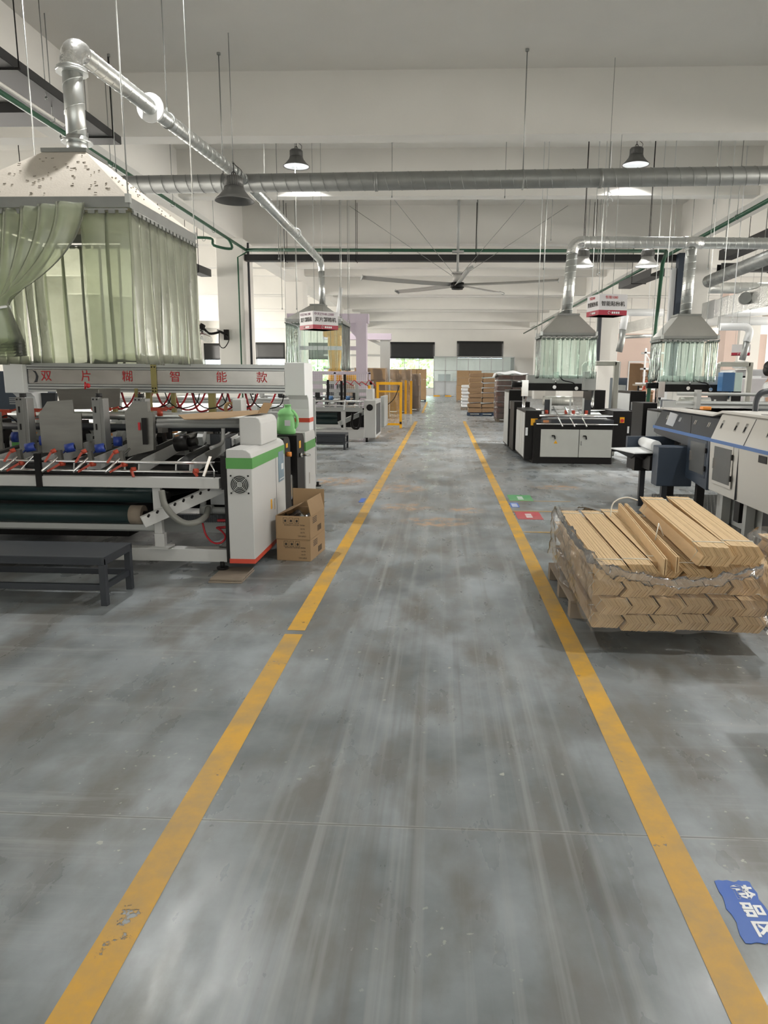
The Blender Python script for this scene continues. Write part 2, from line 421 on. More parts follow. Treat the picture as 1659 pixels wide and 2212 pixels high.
# far wall with window openings: (x0, x1, z0, z1)
OPEN = [(-20.0, -18.3, 1.2, 4.1), (-15.6, -13.2, 1.0, 4.2), (-11.5, -8.0, 0.7, 4.2), (-4.47, -0.75, 0.6, 4.3), (1.13, 4.87, 3.02, 4.4), (22.8, 24.4, 0.6, 4.4), (26.8, 31.0, 0.6, 4.4)]
w = MB(); xs = -20.0
for x0, x1, z0, z1 in OPEN:
    if x0 > xs: w.box(xs, x0, 60, 60.3, 0, 6.5)
    w.box(x0, x1, 60, 60.3, 0, z0); w.box(x0, x1, 60, 60.3, z1, 6.5)
    xs = x1
w.box(xs, 34, 60, 60.3, 0, 6.5)
struct(w.build('wall_far', WALL))
for i, (x0, x1, z0, z1) in enumerate(OPEN):
    m = MB(); t = 0.05
    m.box(x0, x1, 60.1, 60.18, z0, z0 + t).box(x0, x1, 60.1, 60.18, z1 - t, z1)
    nb = max(1, round((x1 - x0) / 1.25))
    for k in range(nb + 1):
        xx = x0 + (x1 - x0 - t) * k / nb
        m.box(xx, xx + t, 60.1, 60.18, z0, z1)
    m.box(x0, x1, 60.1, 60.18, z0 + (z1 - z0) * 0.62, z0 + (z1 - z0) * 0.62 + t)
    fr = struct(m.build('window_%d' % (i + 1), ALU))
    MB().box(x0 + .02, x1 - .02, 60.13, 60.145, z0 + .02, z1 - .02).build('pane', GLASS, fr)
LBL = {0: 'narrow black window covering at the far left edge of the far wall', 1: 'black window covering left of the near left column on the far wall', 2: 'black window covering behind the strip curtain of the distant left hood',
       3: 'black covering over the upper half of the window left of the glass booth', 4: 'black covering over the window above the glass booth', 5: 'short dark window covering on the far wall behind the grey press', 6: 'dark window covering at the right edge of the far wall'}
for i, (x0, x1, z0, z1) in enumerate(OPEN):
    b = MB(); zb = z1 - 1.35
    b.grid(lambda a, c: (x0 - .03 + (x1 - x0 + .06) * a, 59.985 + 0.004 * math.sin(a * 9 + i), z1 + .03 - (z1 - zb) * c), 16, 6)
    tag(b.build('window_blind', BLIND, None, solid=0.01), LBL[i], 'blind')

# ceiling beams (crosswise), lengthwise girders, columns
BEAMS = [(-1.0, 0.4, 5.5), (5.0, 0.4, 5.5), (12.9, 0.4, 5.5), (17.0, 0.35, 5.5), (22.35, 0.45, 5.42), (27.6, 0.4, 5.5), (32.0, 0.35, 5.8), (36.4, 0.4, 5.5), (40.2, 0.35, 5.8), (44.0, 0.4, 5.5), (48.6, 0.35, 5.75), (53.3, 0.4, 5.5), (59.4, 0.4, 5.35)]
for y, wd, z in BEAMS:
    struct(MB().box(-20, 34, y, y + wd, z, 6.5).build('ceiling_beam', WALL))
for x0, x1 in ((-6.75, -6.1), (6.9, 7.5), (20.5, 21.1)):
    struct(MB().box(x0, x1, -6, 60, 5.45, 6.5).build('ceiling_girder', WALL))
for x, y in ((-6.32, 21.6), (-6.42, 31.2), (-6.3, 42), (-6.3, 52.5), (7.18, 21.6), (7.15, 32), (7.1, 42), (7.0, 52.5), (20.8, 32), (20.8, 44)):
    struct(MB().box(x - .4, x + .4, y, y + 1.1, 0, 5.45).build('column', WALL, None, bevel=0.02))

# inner partition with a doorway on the right
pz = 4.2; dx0, dx1, dzt = 11.407, 13.286, 2.485
struct(MB().box(10.0, dx0, 45, 45.2, 0, pz).box(dx0, dx1, 45, 45.2, dzt, pz).box(dx1, 19.5, 45, 45.2, 0, pz).build('wall_partition', PINKW))
struct(MB().box(dx0 - .07, dx0, 44.97, 45.23, 0, dzt + .07).box(dx1, dx1 + .07, 44.97, 45.23, 0, dzt + .07).box(dx0, dx1, 44.97, 45.23, dzt, dzt + .07).build('door_1', WHITE))

# paint on the floor
def floor_line(name, x0, x1, y0, y1, skew, label):
    m = MB()
    m.grid(lambda a, b: (x0 + (x1 - x0) * a + skew * b, y0 + (y1 - y0) * b, 0.0015), 2, 60, False)
    return tag(m.build(name, LINEP), label, 'floor marking')
floor_line('floor_line', -0.910, -0.803, -1.0, 3.955, 0.0, 'yellow painted line on the left of the aisle, near stretch up to the worn break')
floor_line('floor_line', -0.910, -0.803, 4.02, 24.5, -0.04, 'yellow painted line on the left of the aisle, running past the cartons to the yellow fence')
floor_line('floor_line', -0.90, -0.80, 30.5, 44.0, -0.1, 'faded far stretch of the yellow left aisle line between the wrapped pallets')
floor_line('floor_line', 0.708, 0.815, -1.0, 25.0, -0.0, 'yellow painted line on the right of the aisle beside the kraft bundles')
def sticker(m, x0, x1, y0, y1, label, body, size, z=0.003, ragged=0.0):
    r = thing('floor_sticker', label, 'floor marking', ((x0 + x1) / 2, (y0 + y1) / 2, 0))
    pts = []
    for (ax, ay, bx, by) in ((x0, y0, x1, y0), (x1, y0, x1, y1), (x1, y1, x0, y1), (x0, y1, x0, y0)):
        for k in range(10):
            t = k / 10
            pts.append((ax + (bx - ax) * t + random.uniform(-ragged, ragged), ay + (by - ay) * t + random.uniform(-ragged, ragged)))
    MB().prism(pts, 'z', 0.001, z).build('sticker_sheet', m, r)
    if body:
        for k, ch in enumerate(body):
            if size > 0.03:
                text(ch, size, WHITE, r, ((x0 + x1) / 2 + 0.012, y1 - (y1 - y0) * (0.2 + 0.3 * k), z + .001), (0, 0, R(-90)), bold=0.002)
    return r
s1 = sticker(BLUEF, 0.845, 0.955, 1.715, 1.955, 'torn blue floor sticker with three white characters right of the aisle line', '\u68c0\u54c1\u533a', 0.062, ragged=0.006)
for mm, a, lb in ((GREENF, (0.855, 1.15, 8.73, 9.18), 'green floor sticker beside the right aisle line'), (BLUEF, (0.83, 0.93, 8.28, 8.58), 'small blue floor sticker between the green and the red one'), (REDF, (0.835, 1.11, 7.56, 8.0), 'red floor sticker beside the right aisle line')):
    st = sticker(mm, *a, lb, '', 0, ragged=0.004)
    cx, cy = (a[0] + a[1]) / 2, (a[2] + a[3]) / 2
    m = MB()
    for k in range(4):
        m.box(cx - .035, cx + .035, cy - .12 + k * .06, cy - .09 + k * .06, 0.003, 0.0042)
    m.build('lettering', WHITE, st)
tag(sticker(BLUEF, -1.0, -0.94, 8.45, 8.75, 'small blue floor sticker left of the left aisle line', '', 0), 'small blue floor sticker left of the left aisle line', 'floor marking')
for y, x0, x1 in ((8.72, 0.85, 1.6), (8.02, 0.8, 1.5), (6.9, 0.78, 1.15)):
    m = MB()
    m.grid(lambda a, b: (x0 + (x1 - x0) * a, y + b * 0.03, 0.002), 4, 1, False)
    tag(m.build('floor_tape', LINEP), {8.72: 'thin yellow tape on the floor under the green sticker', 8.02: 'thin yellow tape on the floor above the red sticker', 6.9: 'thin yellow tape on the floor ahead of the kraft bundles'}[y], 'floor marking')

# ============================================================ OVERHEAD: ducts, pipes, trays, lamps, fan
def duct(m, p0, p1, r, pitch=0.13, rib=0.006, n=20):
    """spiral-wound tube: smooth wall with a raised helical seam"""
    p0, p1 = Vector(p0), Vector(p1)
    m.cyl(p0, p1, r, n=n)
    d = p1 - p0; ln = d.length; d.normalize()
    u = d.cross(Vector((0, 0, 1) if abs(d.z) < .95 else (1, 0, 0))).normalized(); w = d.cross(u)
    k = max(2, int(ln / pitch)); st = 14
    m.tube([p0 + d * (ln * i / (k * st)) + (u * math.cos(2 * math.pi * i / st) + w * math.sin(2 * math.pi * i / st)) * r for i in range(k * st + 1)], rib, 4)
def elbow(c, a, b, r, rb, n=6):
    """path of a bend at corner c from direction a to direction b"""
    a, b, c = Vector(a).normalized(), Vector(b).normalized(), Vector(c)
    p0, p1 = c - a * rb, c + b * rb
    return [((1 - t) ** 2) * p0 + 2 * t * (1 - t) * c + t * t * p1 for t in [i / n for i in range(n + 1)]]
def hang(m, x, y, z, top=6.5, r=0.008):
    m.cyl((x, y, z), (x, y, top), r, n=6)
    m.cyl((x, y, top - 0.015), (x, y, top), r * 3, n=8)

# trunk duct across the aisle
tr = thing('spiral_duct', 'large dull grey spiral duct spanning crosswise under the ceiling over the aisle', 'duct', (0, 12.2, 4.62))
m = MB(); duct(m, (-5.6, 12.2, 4.55), (9.5, 12.2, 4.70), 0.138, 0.2, 0.007, 24); m.build('duct_tube', GALVD, tr)
for x in (-1.15, 2.42, 6.4): MB().cyl((x, 12.2, 4.6 + x * .01), (x + .05, 12.2, 4.6 + x * .01), 0.147, n=24).build('joint_sleeve', GALVD, tr)
for x in (-3.62, 1.22, 6.0):
    m = MB(); z = 4.60 + x * .01
    m.tube([(x, 12.2 + .15 * math.cos(t), z + .15 * math.sin(t)) for t in [2 * math.pi * k / 24 for k in range(24)]], 0.012, 4, True)
    m.cyl((x, 12.2, z + .15), (x, 12.2, 6.5), 0.009, n=6).cyl((x, 12.2, 6.47), (x, 12.2, 6.5), 0.03, n=10)
    m.build('hanger', GALVD, tr)

# branch duct from the near hood to the trunk
br = thing('spiral_duct', 'galvanised spiral duct rising from the near dusty hood and running back to the trunk duct', 'duct', (-3.42, 6.95, 3.5))
m = MB(); duct(m, (-3.42, 6.95, 3.56), (-3.42, 6.95, 4.22), 0.088, 0.2); m.build('riser', GALV, br)
m = MB(); m.cyl((-3.42, 6.95, 3.50), (-3.42, 6.95, 3.66), 0.094).cyl((-3.42, 6.95, 3.60), (-3.42, 6.95, 3.615), 0.14); m.build('pipe_flange', GALV, br)
m = MB(); m.cyl((-3.42, 6.95, 4.19), (-3.42, 6.95, 4.212), 0.14).cyl((-3.42, 6.95, 4.20), (-3.42, 6.95, 4.235), 0.13); m.build('pipe_flange', GALV, br)
m = MB(); m.tube(elbow((-3.42, 6.95, 4.43), (0, 0, 1), (0.02, 1, 0.02), 0.1, 0.19), 0.099, 20); m.build('bend', FOIL, br)
m = MB(); duct(m, (-3.416, 7.13, 4.434), (-3.25, 12.15, 4.60), 0.082, 0.17, 0.005); m.build('duct_tube', GALV, br)
m = MB(); m.cyl((-3.37, 8.62, 4.48), (-3.369, 8.645, 4.481), 0.155, n=24).cyl((-3.367, 8.7, 4.482), (-3.366, 8.72, 4.482), 0.125, n=24); m.build('ring_flange', WHITE, br)
for yy in (9.1, 11.55):
    m = MB(); xx = -3.42 + .17 * (yy - 6.95) / 5.2; zz = 4.43 + .17 * (yy - 6.95) / 5.2
    m.tube([(xx + .087 * math.cos(t), yy, zz + .087 * math.sin(t)) for t in [2 * math.pi * k / 20 for k in range(20)]], 0.012, 4, True)
    m.cyl((xx, yy, zz + .09), (xx, yy, 6.5), 0.006, n=6).box(xx - .012, xx + .012, yy - .012, yy + .012, zz + .09, zz + .14)
    m.build('hanger', GALVD, br)
# second branch to the far left hood
b2 = thing('spiral_duct', 'bright spiral duct running from the trunk back and down to the distant left hood', 'duct', (-3.3, 20.2, 3.4))
m = MB(); duct(m, (-3.25, 12.25, 4.60), (-3.37, 19.95, 4.58), 0.088, 0.16, 0.006); m.build('duct_tube', GALV, b2)
m = MB(); m.tube(elbow((-3.375, 20.2, 4.58), (0, 1, 0), (0, 0, -1), .09, .25), 0.092, 16); m.build('bend', GALV, b2)
m = MB(); duct(m, (-3.375, 20.2, 4.35), (-3.36, 20.2, 3.42), 0.085, 0.16, 0.006); m.build('riser', GALV, b2)
for yy in (13.6, 16.4):
    m = MB(); m.tube([(-3.28 + .095 * math.cos(t), yy, 4.6 + .095 * math.sin(t)) for t in [2 * math.pi * k / 16 for k in range(16)]], 0.012, 4, True).cyl((-3.28, yy, 4.69), (-3.28, yy, 6.5), 0.007, n=6); m.build('hanger', GALV, b2)
# right header with two drops
rd = thing('spiral_duct', 'bright spiral duct on the right with two drops to the window patching hoods', 'duct', (2.2, 13.8, 3.9))
hy = 13.63
m = MB(); duct(m, (2.48, hy, 3.92), (9.5, hy, 3.86), 0.098, 0.11, 0.006); m.build('duct_tube', GALV, rd)
m = MB(); m.tube(elbow((2.30, hy, 3.92), (0, 0, 1), (1, 0, 0), .1, .2, 4), 0.104, 18); m.build('bend', FOIL, rd)
m = MB(); duct(m, (2.30, hy, 3.72), (2.25, hy, 2.62), 0.098, 0.11, 0.006); m.build('drop_pipe', GALV, rd)
m = MB(); duct(m, (4.42, hy, 3.80), (4.40, hy, 2.62), 0.098, 0.11, 0.006); m.build('drop_pipe', GALV, rd)
m = MB(); m.cyl((4.28, hy, 3.905), (4.60, hy, 3.902), 0.107, n=18); m.build('tee_sleeve', FOIL, rd)
# right background ducts
m = MB(); duct(m, (6.641,19,3.926), (6.936,15.5,4.095), 0.15, 0.2, 0.007)
tag(m.build('spiral_duct', GALVD), 'slanting dull spiral duct beyond the right column, rising towards the right edge', 'duct')
m = MB(); duct(m, (8.405,24,4.366), (11.148,24,4.373), 0.17, 0.3, 0.008)
tag(m.build('spiral_duct', GALV), 'level spiral duct right of the right column, below the slanting one', 'duct')
m = MB(); duct(m, (10.963,30,6.069), (8.792,30,6.12), 0.1, 0.3, 0.008)
fd = thing('air_duct', 'crumpled foil air duct rising to the right edge beyond the grey press', 'duct', (7.654,20,3.38))
a, b = Vector((7.305,21,3.384)), Vector((7.599,17,3.454))
m = MB(); d = (b - a)
m.grid(lambda u, v: a + d * u + Vector((0, .32 * math.cos(2 * math.pi * v + .78), .32 * math.sin(2 * math.pi * v + .78))) * (1.0 + 0.03 * math.sin(u * 37) + (0.12 if abs((u * 5) % 1 - .5) < .06 else 0)), 60, 4, False)
m.build('duct_wrap', FOIL, fd)
p = a + d * .5
MB().cyl(p + Vector((0, -.3, .05)), p + Vector((-.1, -.62, .05)), 0.14, n=16).build('outlet', GALVD, fd)
for k in (.25, .75):
    q = a + d * k; MB().cyl(q, (q.x, q.y, 6.5), .01, n=6).build('hanger', GALVD, fd)
fd2 = thing('air_duct', 'distant foil air duct seen between the hanging sign and the right column', 'duct', (10.974,40,4.523))
a, b = Vector((10,42,4.235)), Vector((11.163,38,4.49)); d = b - a
m = MB(); m.grid(lambda u, v: a + d * u + Vector((0, .4 * math.cos(2 * math.pi * v + .78), .4 * math.sin(2 * math.pi * v + .78))) * (1.0 + 0.03 * math.sin(u * 37)), 40, 4, False)
m.build('duct_wrap', FOIL, fd2)
m = MB(); m.cyl((9.672,40,3.717), (11.959,40,3.826), 0.09); m.build('lower_pipe', GALV, fd2)
for k in (.25, .75):
    q = a + d * k; MB().cyl(q, (q.x, q.y, 6.5), .01, n=6).build('hanger', GALVD, fd2)
wp = thing('vent_pipe', 'white bent vent pipe hanging from the ceiling beside the right window patching hood', 'pipe', (6.676,27,3.292))
m = MB(); m.cyl((7.385,27,3.866), (7.385, 27, 6.5), .01, n=6); m.tube([(7.914,27,3.868), (6.822,27,3.863)] + elbow((6.557,27,3.862), (-1, 0, 0), (0, 0, -1), .1, .2) + [(6.512,27,3.259)], 0.13, 14); m.build('pipe_run', WHITE, wp)
m = MB(); m.tube([(6.512,27,3.259), (6.502,27,2.881), (6.427,27,2.468)], 0.12, 12); m.build('flexible_end', GALVD, wp)
wp = thing('vent_pipe', 'white bent vent pipe with a grey flexible end above the grey press', 'pipe', (6.929,17,2.437))
m = MB(); m.cyl((6.544,17,2.681), (6.544, 17, 6.5), .01, n=6); m.tube([(6.285,17,2.68), (6.751,17,2.682)] + elbow((6.958,17,2.683), (1, 0, 0), (0, 0, -1), .1, .15) + [(6.916,17,2.354)], 0.085, 14); m.build('pipe_run', WHITE, wp)
m = MB()
m.tube([(6.916,17,2.354), (6.902,17,2.179), (6.851,17,1.94)], 0.07, 12); m.build('flexible_end', GALVD, wp)
for k, (a, b) in enumerate((((9.108,26,3.646), (11.839,26,3.905)), ((8.069,23,3.26), (10.509,23,3.285)))):
    m = MB(); m.cyl(a, b, 0.13)
    tag(m.build('white_pipe', WHITE), ['upper white pipe beyond the right column running to the right edge', 'lower thicker white pipe beyond the right column running to the right edge'][k], 'pipe')

# green sprinkler pipes
def pipe(label, path, r=0.03, mt=None, rods=()):
    t = thing('sprinkler_pipe', label, 'pipe', path[0])
    MB().tube(path, r, 10).build('pipe_run', mt or GPIPE, t)
    for q in rods:
        m = MB(); m.cyl(q, (q[0], q[1], 6.5), 0.007, n=6).tube([(q[0] + (r + .008) * math.cos(a), q[1], q[2] - r + (r + .008) * math.sin(a)) for a in [2 * math.pi * k / 12 for k in range(12)]], 0.006, 4, True)
        m.build('pipe_hanger', GALVD, t)
    return t
pipe('long green pipe running along the ceiling on the left side', [(-5.72, -5, 5.02), (-5.72, 21.2, 5.05)], 0.04, rods=[(-5.72, 12.75, 5.06), (-5.72, 15.6, 5.06), (-5.72, 18.3, 5.06)])
pipe('pale conduit running beside the long green pipe at the upper left', [(-5.70, -5, 5.13), (-5.70, 3, 5.13), (-5.70, 9, 5.13), (-5.70, 11.2, 5.14)], 0.025, WALL, rods=[(-5.70, 10.9, 5.14)])
pipe('green pipe crossing the aisle just in front of the middle columns', [(-5.72, 21.2, 5.05), (6.2, 21.2, 5.02)], 0.045, rods=[(-1.55, 21.2, 5.05), (0.9, 21.2, 5.05), (4.0, 21.2, 5.05)])
pipe('long green pipe running along the ceiling on the right side', [(6.3, 6, 4.95), (6.3, 58, 4.95)], 0.045, rods=[(6.3, 16.6, 5.0), (6.3, 19.5, 5.0), (6.3, 26, 5.0), (6.3, 30, 5.0)])
pipe('green upright pipe on the left column with a bent top', [(-6.05, 21.52, 0.0), (-6.05, 21.52, 4.9), (-5.75, 21.4, 5.02)], 0.022)
_a = (5.713,20,2.952)
pipe('green upright pipe standing left of the right column', [(_a[0] - .12, 20, 0), (_a[0] + .05, 20, 4.5), (_a[0] + .3, 20.6, 4.9)], 0.05)
pipe('bent green pipe branch left of the left column', [(-6.807,19.5,5.077), (-6.188,19.5,5.053), (-6.109,19.5,4.879), (-5.641,19.5,4.798), (-5.72, 19.5, 5.04)], 0.035, rods=[(-6.373,19.5,5.065)])
# strips of conduit on columns
for lab, a, b in (('dark conduit strip on the aisle side of the left column', (-5.89, 22.1, 1.0), (-5.89, 22.1, 5.4)),):
    MBo = MB().bar((a[0], a[1], 0), b, 0.05, 0.05); tag(MBo.build('conduit', DGREY), lab, 'conduit')
m = MB(); m.box(6.60, 6.78, 21.35, 21.6, 1.2, 5.0)
tag(m.build('steel_channel', DBLUE), 'dark upright steel channel on the left edge of the right column', 'channel')
m = MB(); m.box(6.45, 6.58, 21.45, 21.6, 0, 4.6)
tag(m.build('cable_duct', WHITE), 'white upright cable duct left of the dark channel on the right column', 'channel')
m = MB(); m.box(6.62, 6.76, 31.8, 32, 2.2, 5.0)
tag(m.build('steel_channel', DGREY), 'dark upright channel beside the far right column behind the hanging sign', 'channel')

# cable trays: U-shaped troughs
def tray(label, p0, p1, w, h, rods=(), z2=None):
    t = thing('cable_tray', label, 'cable tray', p0)
    p0, p1 = Vector(p0), Vector(p1)
    d = (p1 - p0).normalized(); u = d.cross(Vector((0, 0, 1))).normalized() * w / 2
    m = MB()
    m.bar(p0, p1, w, 0.012)
    for s in (-1, 1): m.bar(p0 + u * s + Vector((0, 0, h / 2)), p1 + u * s + Vector((0, 0, h / 2)), 0.012, h)
    m.build('trough', TRAY, t)
    for q in rods:
        m = MB(); q = Vector(q)
        m.cyl(q - u * 1.2, q + u * 1.2, 0.015, n=6)
        for s in (-1.15, 1.15): m.cyl(q + u * s, (q.x + u.x * s, q.y + u.y * s, 6.5), 0.008, n=6)
        m.build('hanger', BLACK, t)
    return t
tray('wide charcoal cable tray running along the ceiling at the upper left edge', (-5.76, -4, 5.29), (-5.76, 12.6, 5.29), 0.62, 0.12, rods=[(-5.76, 9.6, 5.28), (-5.76, 12.2, 5.28)])
tray('charcoal cable tray branching to the left above the near hood', (-6.1, 11.4, 5.29), (-16, 11.4, 5.29), 0.6, 0.12, rods=[(-7.4, 11.4, 5.28)])
tray('lower charcoal cable tray at the left edge beyond the branching tray', (-7.6, 14.6, 5.2), (-16, 14.6, 5.2), 0.5, 0.16, rods=[(-8.2, 14.6, 5.19)])
tray('charcoal cable tray crossing the aisle above the ceiling fan', (-5.9, 21.85, 4.84), (6.72, 21.85, 4.84), 0.3, 0.17, rods=[(-4.7, 21.85, 4.83), (-2.6, 21.85, 4.83), (0.9, 21.85, 4.83), (4.3, 21.85, 4.83)])
tray('charcoal cable tray slanting away right of the far hanging sign', (6.3, 22.3, 4.5), (6.1, 25.4, 4.5), 0.4, 0.22, rods=[(6.2, 24, 4.49)])
tray('charcoal cable tray right of the right column running to the right edge', (7.6, 21.0, 4.45), (16, 21.0, 4.45), 0.3, 0.2, rods=[(9, 21.0, 4.44)])
tray('charcoal cable tray slanting at the upper right edge beside the green pipe', (7.75, 15.0, 4.75), (7.75, 21.0, 4.75), 0.35, 0.25, rods=[(7.75, 16, 4.74), (7.75, 19, 4.74)])
tray('short charcoal cable tray at the left of the left column', (-7.2, 16.6, 4.35), (-7.0, 21.5, 4.35), 0.3, 0.2, rods=[(-7.15, 18, 4.34), (-7.05, 20.5, 4.34)])

# threaded rods left hanging
rods = []
ROD_L = 'thin threaded rod hanging loose below a ceiling beam'
for a, zb in (((-3.484,15.5,6.205), 3.9), ((-1.179,16.5,6.168), 5.35), ((1.198,15.5,5.873), 5.1), ((3.345,15.8,5.903), 5.0), ((5.053,14.5,5.53), 4.75),
              ((-4.216,19,5.797), 3.2), ((-3.837,19,5.796), 3.2), ((-2.691,19,5.848), 3.0), ((-2.491,19,5.848), 2.9), ((2.505,19,5.78), 4.2), ((2.657,19,5.725), 4.9), ((3.754,18.5,5.664), 4.0), ((3.603,17.5,5.439), 3.9), ((4.932,17.5,5.436), 4.0), ((5.255,17.5,5.435), 4.0), ((6.086,17.5,5.433), 4.0), ((6.438,17.5,5.432), 4.4),
              ((-5.504,10.4,6.094), 5.2), ((-6.169,12,6.433), 5.2), ((-5.388,12.2,6.358), 4.75), ((-5.72,12,6.204), 4.75), ((8.089,24,4.677), 3.2), ((8.078,22,4.413), 3.0), ((8.475,22,4.414), 3.2)):
    m = MB(); m.cyl((a[0], a[1], zb), (a[0], a[1], 6.5), 0.0065, n=6).cyl((a[0], a[1], 6.46), (a[0], a[1], 6.5), 0.022, n=8).cyl((a[0], a[1], zb), (a[0], a[1], zb + .04), 0.016, n=6)
    tag(m.build('threaded_rod', GALVD), ROD_L, 'rod', 'threaded rods hanging from the ceiling')
# hook on a rod
m = MB(); hp = (3.023,14.2,4.898)
m.cyl((hp[0], hp[1], hp[2]), (hp[0], hp[1], 6.5), 0.006, n=6)
m.tube([(hp[0] + .035 * math.cos(t), hp[1], hp[2] - .035 + .035 * math.sin(t)) for t in [2 * math.pi * k / 14 for k in range(14)]], 0.007, 5, True)
m.tube([(hp[0] + .02 + .05 * math.cos(t), hp[1], hp[2] - .15 + .05 * math.sin(t)) for t in [math.pi - k * math.pi * 1.1 / 10 for k in range(11)]], 0.008, 5)
tag(m.build('hanging_hook', WHITE), 'white wire hook hanging below the trunk duct on the right', 'hook')

# ---- high bay lamps
def lamp(x, y, zm, label, lit=True, group=None, top=6.5, r=0.285, ref=None, src=None):
    t = thing('high_bay_lamp', label, 'lamp', (x, y, zm), 0, group)
    m = MB()
    m.lathe((x, y, zm), [(r, 0), (r, .012), (r * .78, .07), (r * .55, .15), (r * .5, .20), (r * .45, .20), (r * .5, .15), (r * .74, .07), (r - .012, .008), (r, 0)], 32)
    m.build('reflector', ref or LAMPG, t)
    m = MB()
    m.lathe((x, y, zm), [(0.0, .34), (.12, .34), (.14, .30), (.14, .20), (0.0, .20)], 28)
    for k in range(28):
        a = 2 * math.pi * k / 28
        m.bar((x + .13 * math.cos(a), y + .13 * math.sin(a), zm + .21), (x + .13 * math.cos(a), y + .13 * math.sin(a), zm + .32), 0.012, 0.03)
    m.build('heat_sink', LAMPG, t)
    m = MB(); m.cyl((x, y, zm + .34), (x, y, top), 0.007, n=6).tube([(x + .03 * math.cos(a), y, zm + .38 + .03 * math.sin(a)) for a in [2 * math.pi * k / 12 for k in range(12)]], 0.006, 4, True)
    m.tube([(x + .1, y, zm + .34), (x + .12, y, zm + .42), (x + .03, y, zm + .5), (x + .01, y, top)], 0.005, 5)
    m.build('hanging_cord', BLACK, t)
    MB().cyl((x, y, zm + .198), (x, y, zm + .185), r * .44, n=28).build('led_board', LED if lit else WHITE, t)
    if lit:
        MB().lathe((x, y, zm), [(r - .018, .012), (r * .72, .066), (r * .5, .145), (r * .455, .18)], 32).build('inner_cone', WHITE, t)
        l = bpy.data.lights.new('lamp_light', 'SPOT')
        l.energy = LAMP_W; l.spot_size = R(122); l.spot_blend = 0.45; l.shadow_soft_size = 0.07; l.color = (1, 0.985, 0.95)
        o = bpy.data.objects.new('lamp_light', l); COL.objects.link(o)
        o.parent = t; o.location = (0, 0, .165)
    return t
lamp(-3.23, 16.3, 5.93, 'lit high bay lamp behind the trunk duct, left of the aisle')
lamp(3.99, 16.3, 5.93, 'lit high bay lamp partly hidden behind the trunk duct, right of the aisle')
lamp(-3.11, 11.0, 4.02, 'unlit grey high bay lamp hanging low where the branch duct meets the trunk duct', False, None, 4.55)
LAMPL = mat('pale_reflector', (.5, .5, .49), .4, .3)
lamp(2.93, 16.0, 3.84, 'low lit high bay lamp just right of the left drop pipe', group=None, r=.25, ref=LAMPL)
lamp(4.29, 16.0, 3.84, 'low lit high bay lamp between the two drop pipes', group=None, r=.25, ref=LAMPL)
G = 'high bay lamps over the far and near bays'
for x, y in ((-3.2, 7.6), (3.9, 7.6), (3.9, 3.0), (-3.2, -1.0), (-3.2, 25.2), (3.9, 25.2), (-3.2, 30.6), (3.9, 30.6), (-3.2, 38.6), (3.9, 38.6), (-3.2, 46.5), (3.9, 46.5), (-3.2, 56), (3.9, 56), (11.5, 14.8), (-11, 14.8), (11.5, 25.5), (-11, 25.5), (12, 38), (-12, 38), (20, 30), (24, 45), (14, 20)):
    lamp(x, y, 5.98, 'high bay lamp hidden from the camera above or beyond the ceiling beams', True, G)

# ---- big ceiling fan
fx, fy = 0.36, 20.9
fan = thing('ceiling_fan', 'huge five-bladed grey ceiling fan hanging over the aisle', 'fan', (fx, fy, 4.05))
MB().cyl((fx, fy, 3.98), (fx, fy, 4.12), 0.19, n=28).cyl((fx, fy, 3.94), (fx, fy, 3.98), 0.16, n=28).build('hub', BLACK, fan)
MB().cyl((fx, fy, 4.12), (fx, fy, 4.36), 0.13, n=24).cyl((fx, fy, 4.36), (fx, fy, 4.40), 0.17, n=24).build('motor_housing', FANG, fan)
MB().cyl((fx, fy, 4.40), (fx, fy, 4.95), 0.035, n=10).box(fx - .16, fx + .16, fy - .12, fy + .12, 4.93, 4.97).cyl((fx, fy, 4.97), (fx, fy, 6.5), 0.04, n=10).build('down_rod', GREYP, fan)
for k in range(5):
    a = R(-85 + 72 * k); c, s_ = math.cos(a), math.sin(a)
    m = MB()
    def bl(u, v, top):
        rr = 0.2 + 2.6 * u; ww = 0.085
        off = (v - .5) * 2 * ww; zz = 4.06 + off * .45 + 0.02 * (1 - (2 * v - 1) ** 2) * (1 if top else 0) + 0.05 * u * u
        return (fx + rr * c - off * s_, fy + rr * s_ + off * c, zz)
    m.grid(lambda u, v: bl(u, v, True), 12, 6)
    e = m.build('fan_blade', FANG, fan, solid=0.012)
    tip = [bl(1, v, True) for v in (0, .5, 1)]
    MB().bar(tip[0], tip[2], 0.02, 0.07).build('winglet', GREYP, e)
for dx, dy in ((-1, -1.0), (1.0, -1.0), (-1.6, 1.2), (1.6, 1.2)):
    MB().tube([(fx + dx * .1, fy + dy * .1, 4.33), (fx + dx * 2.0, fy + dy * 1.1, 5.7 + (.75 if dy > 0 else .7))], 0.007, 5).build('guy_wire', GALVD, fan)

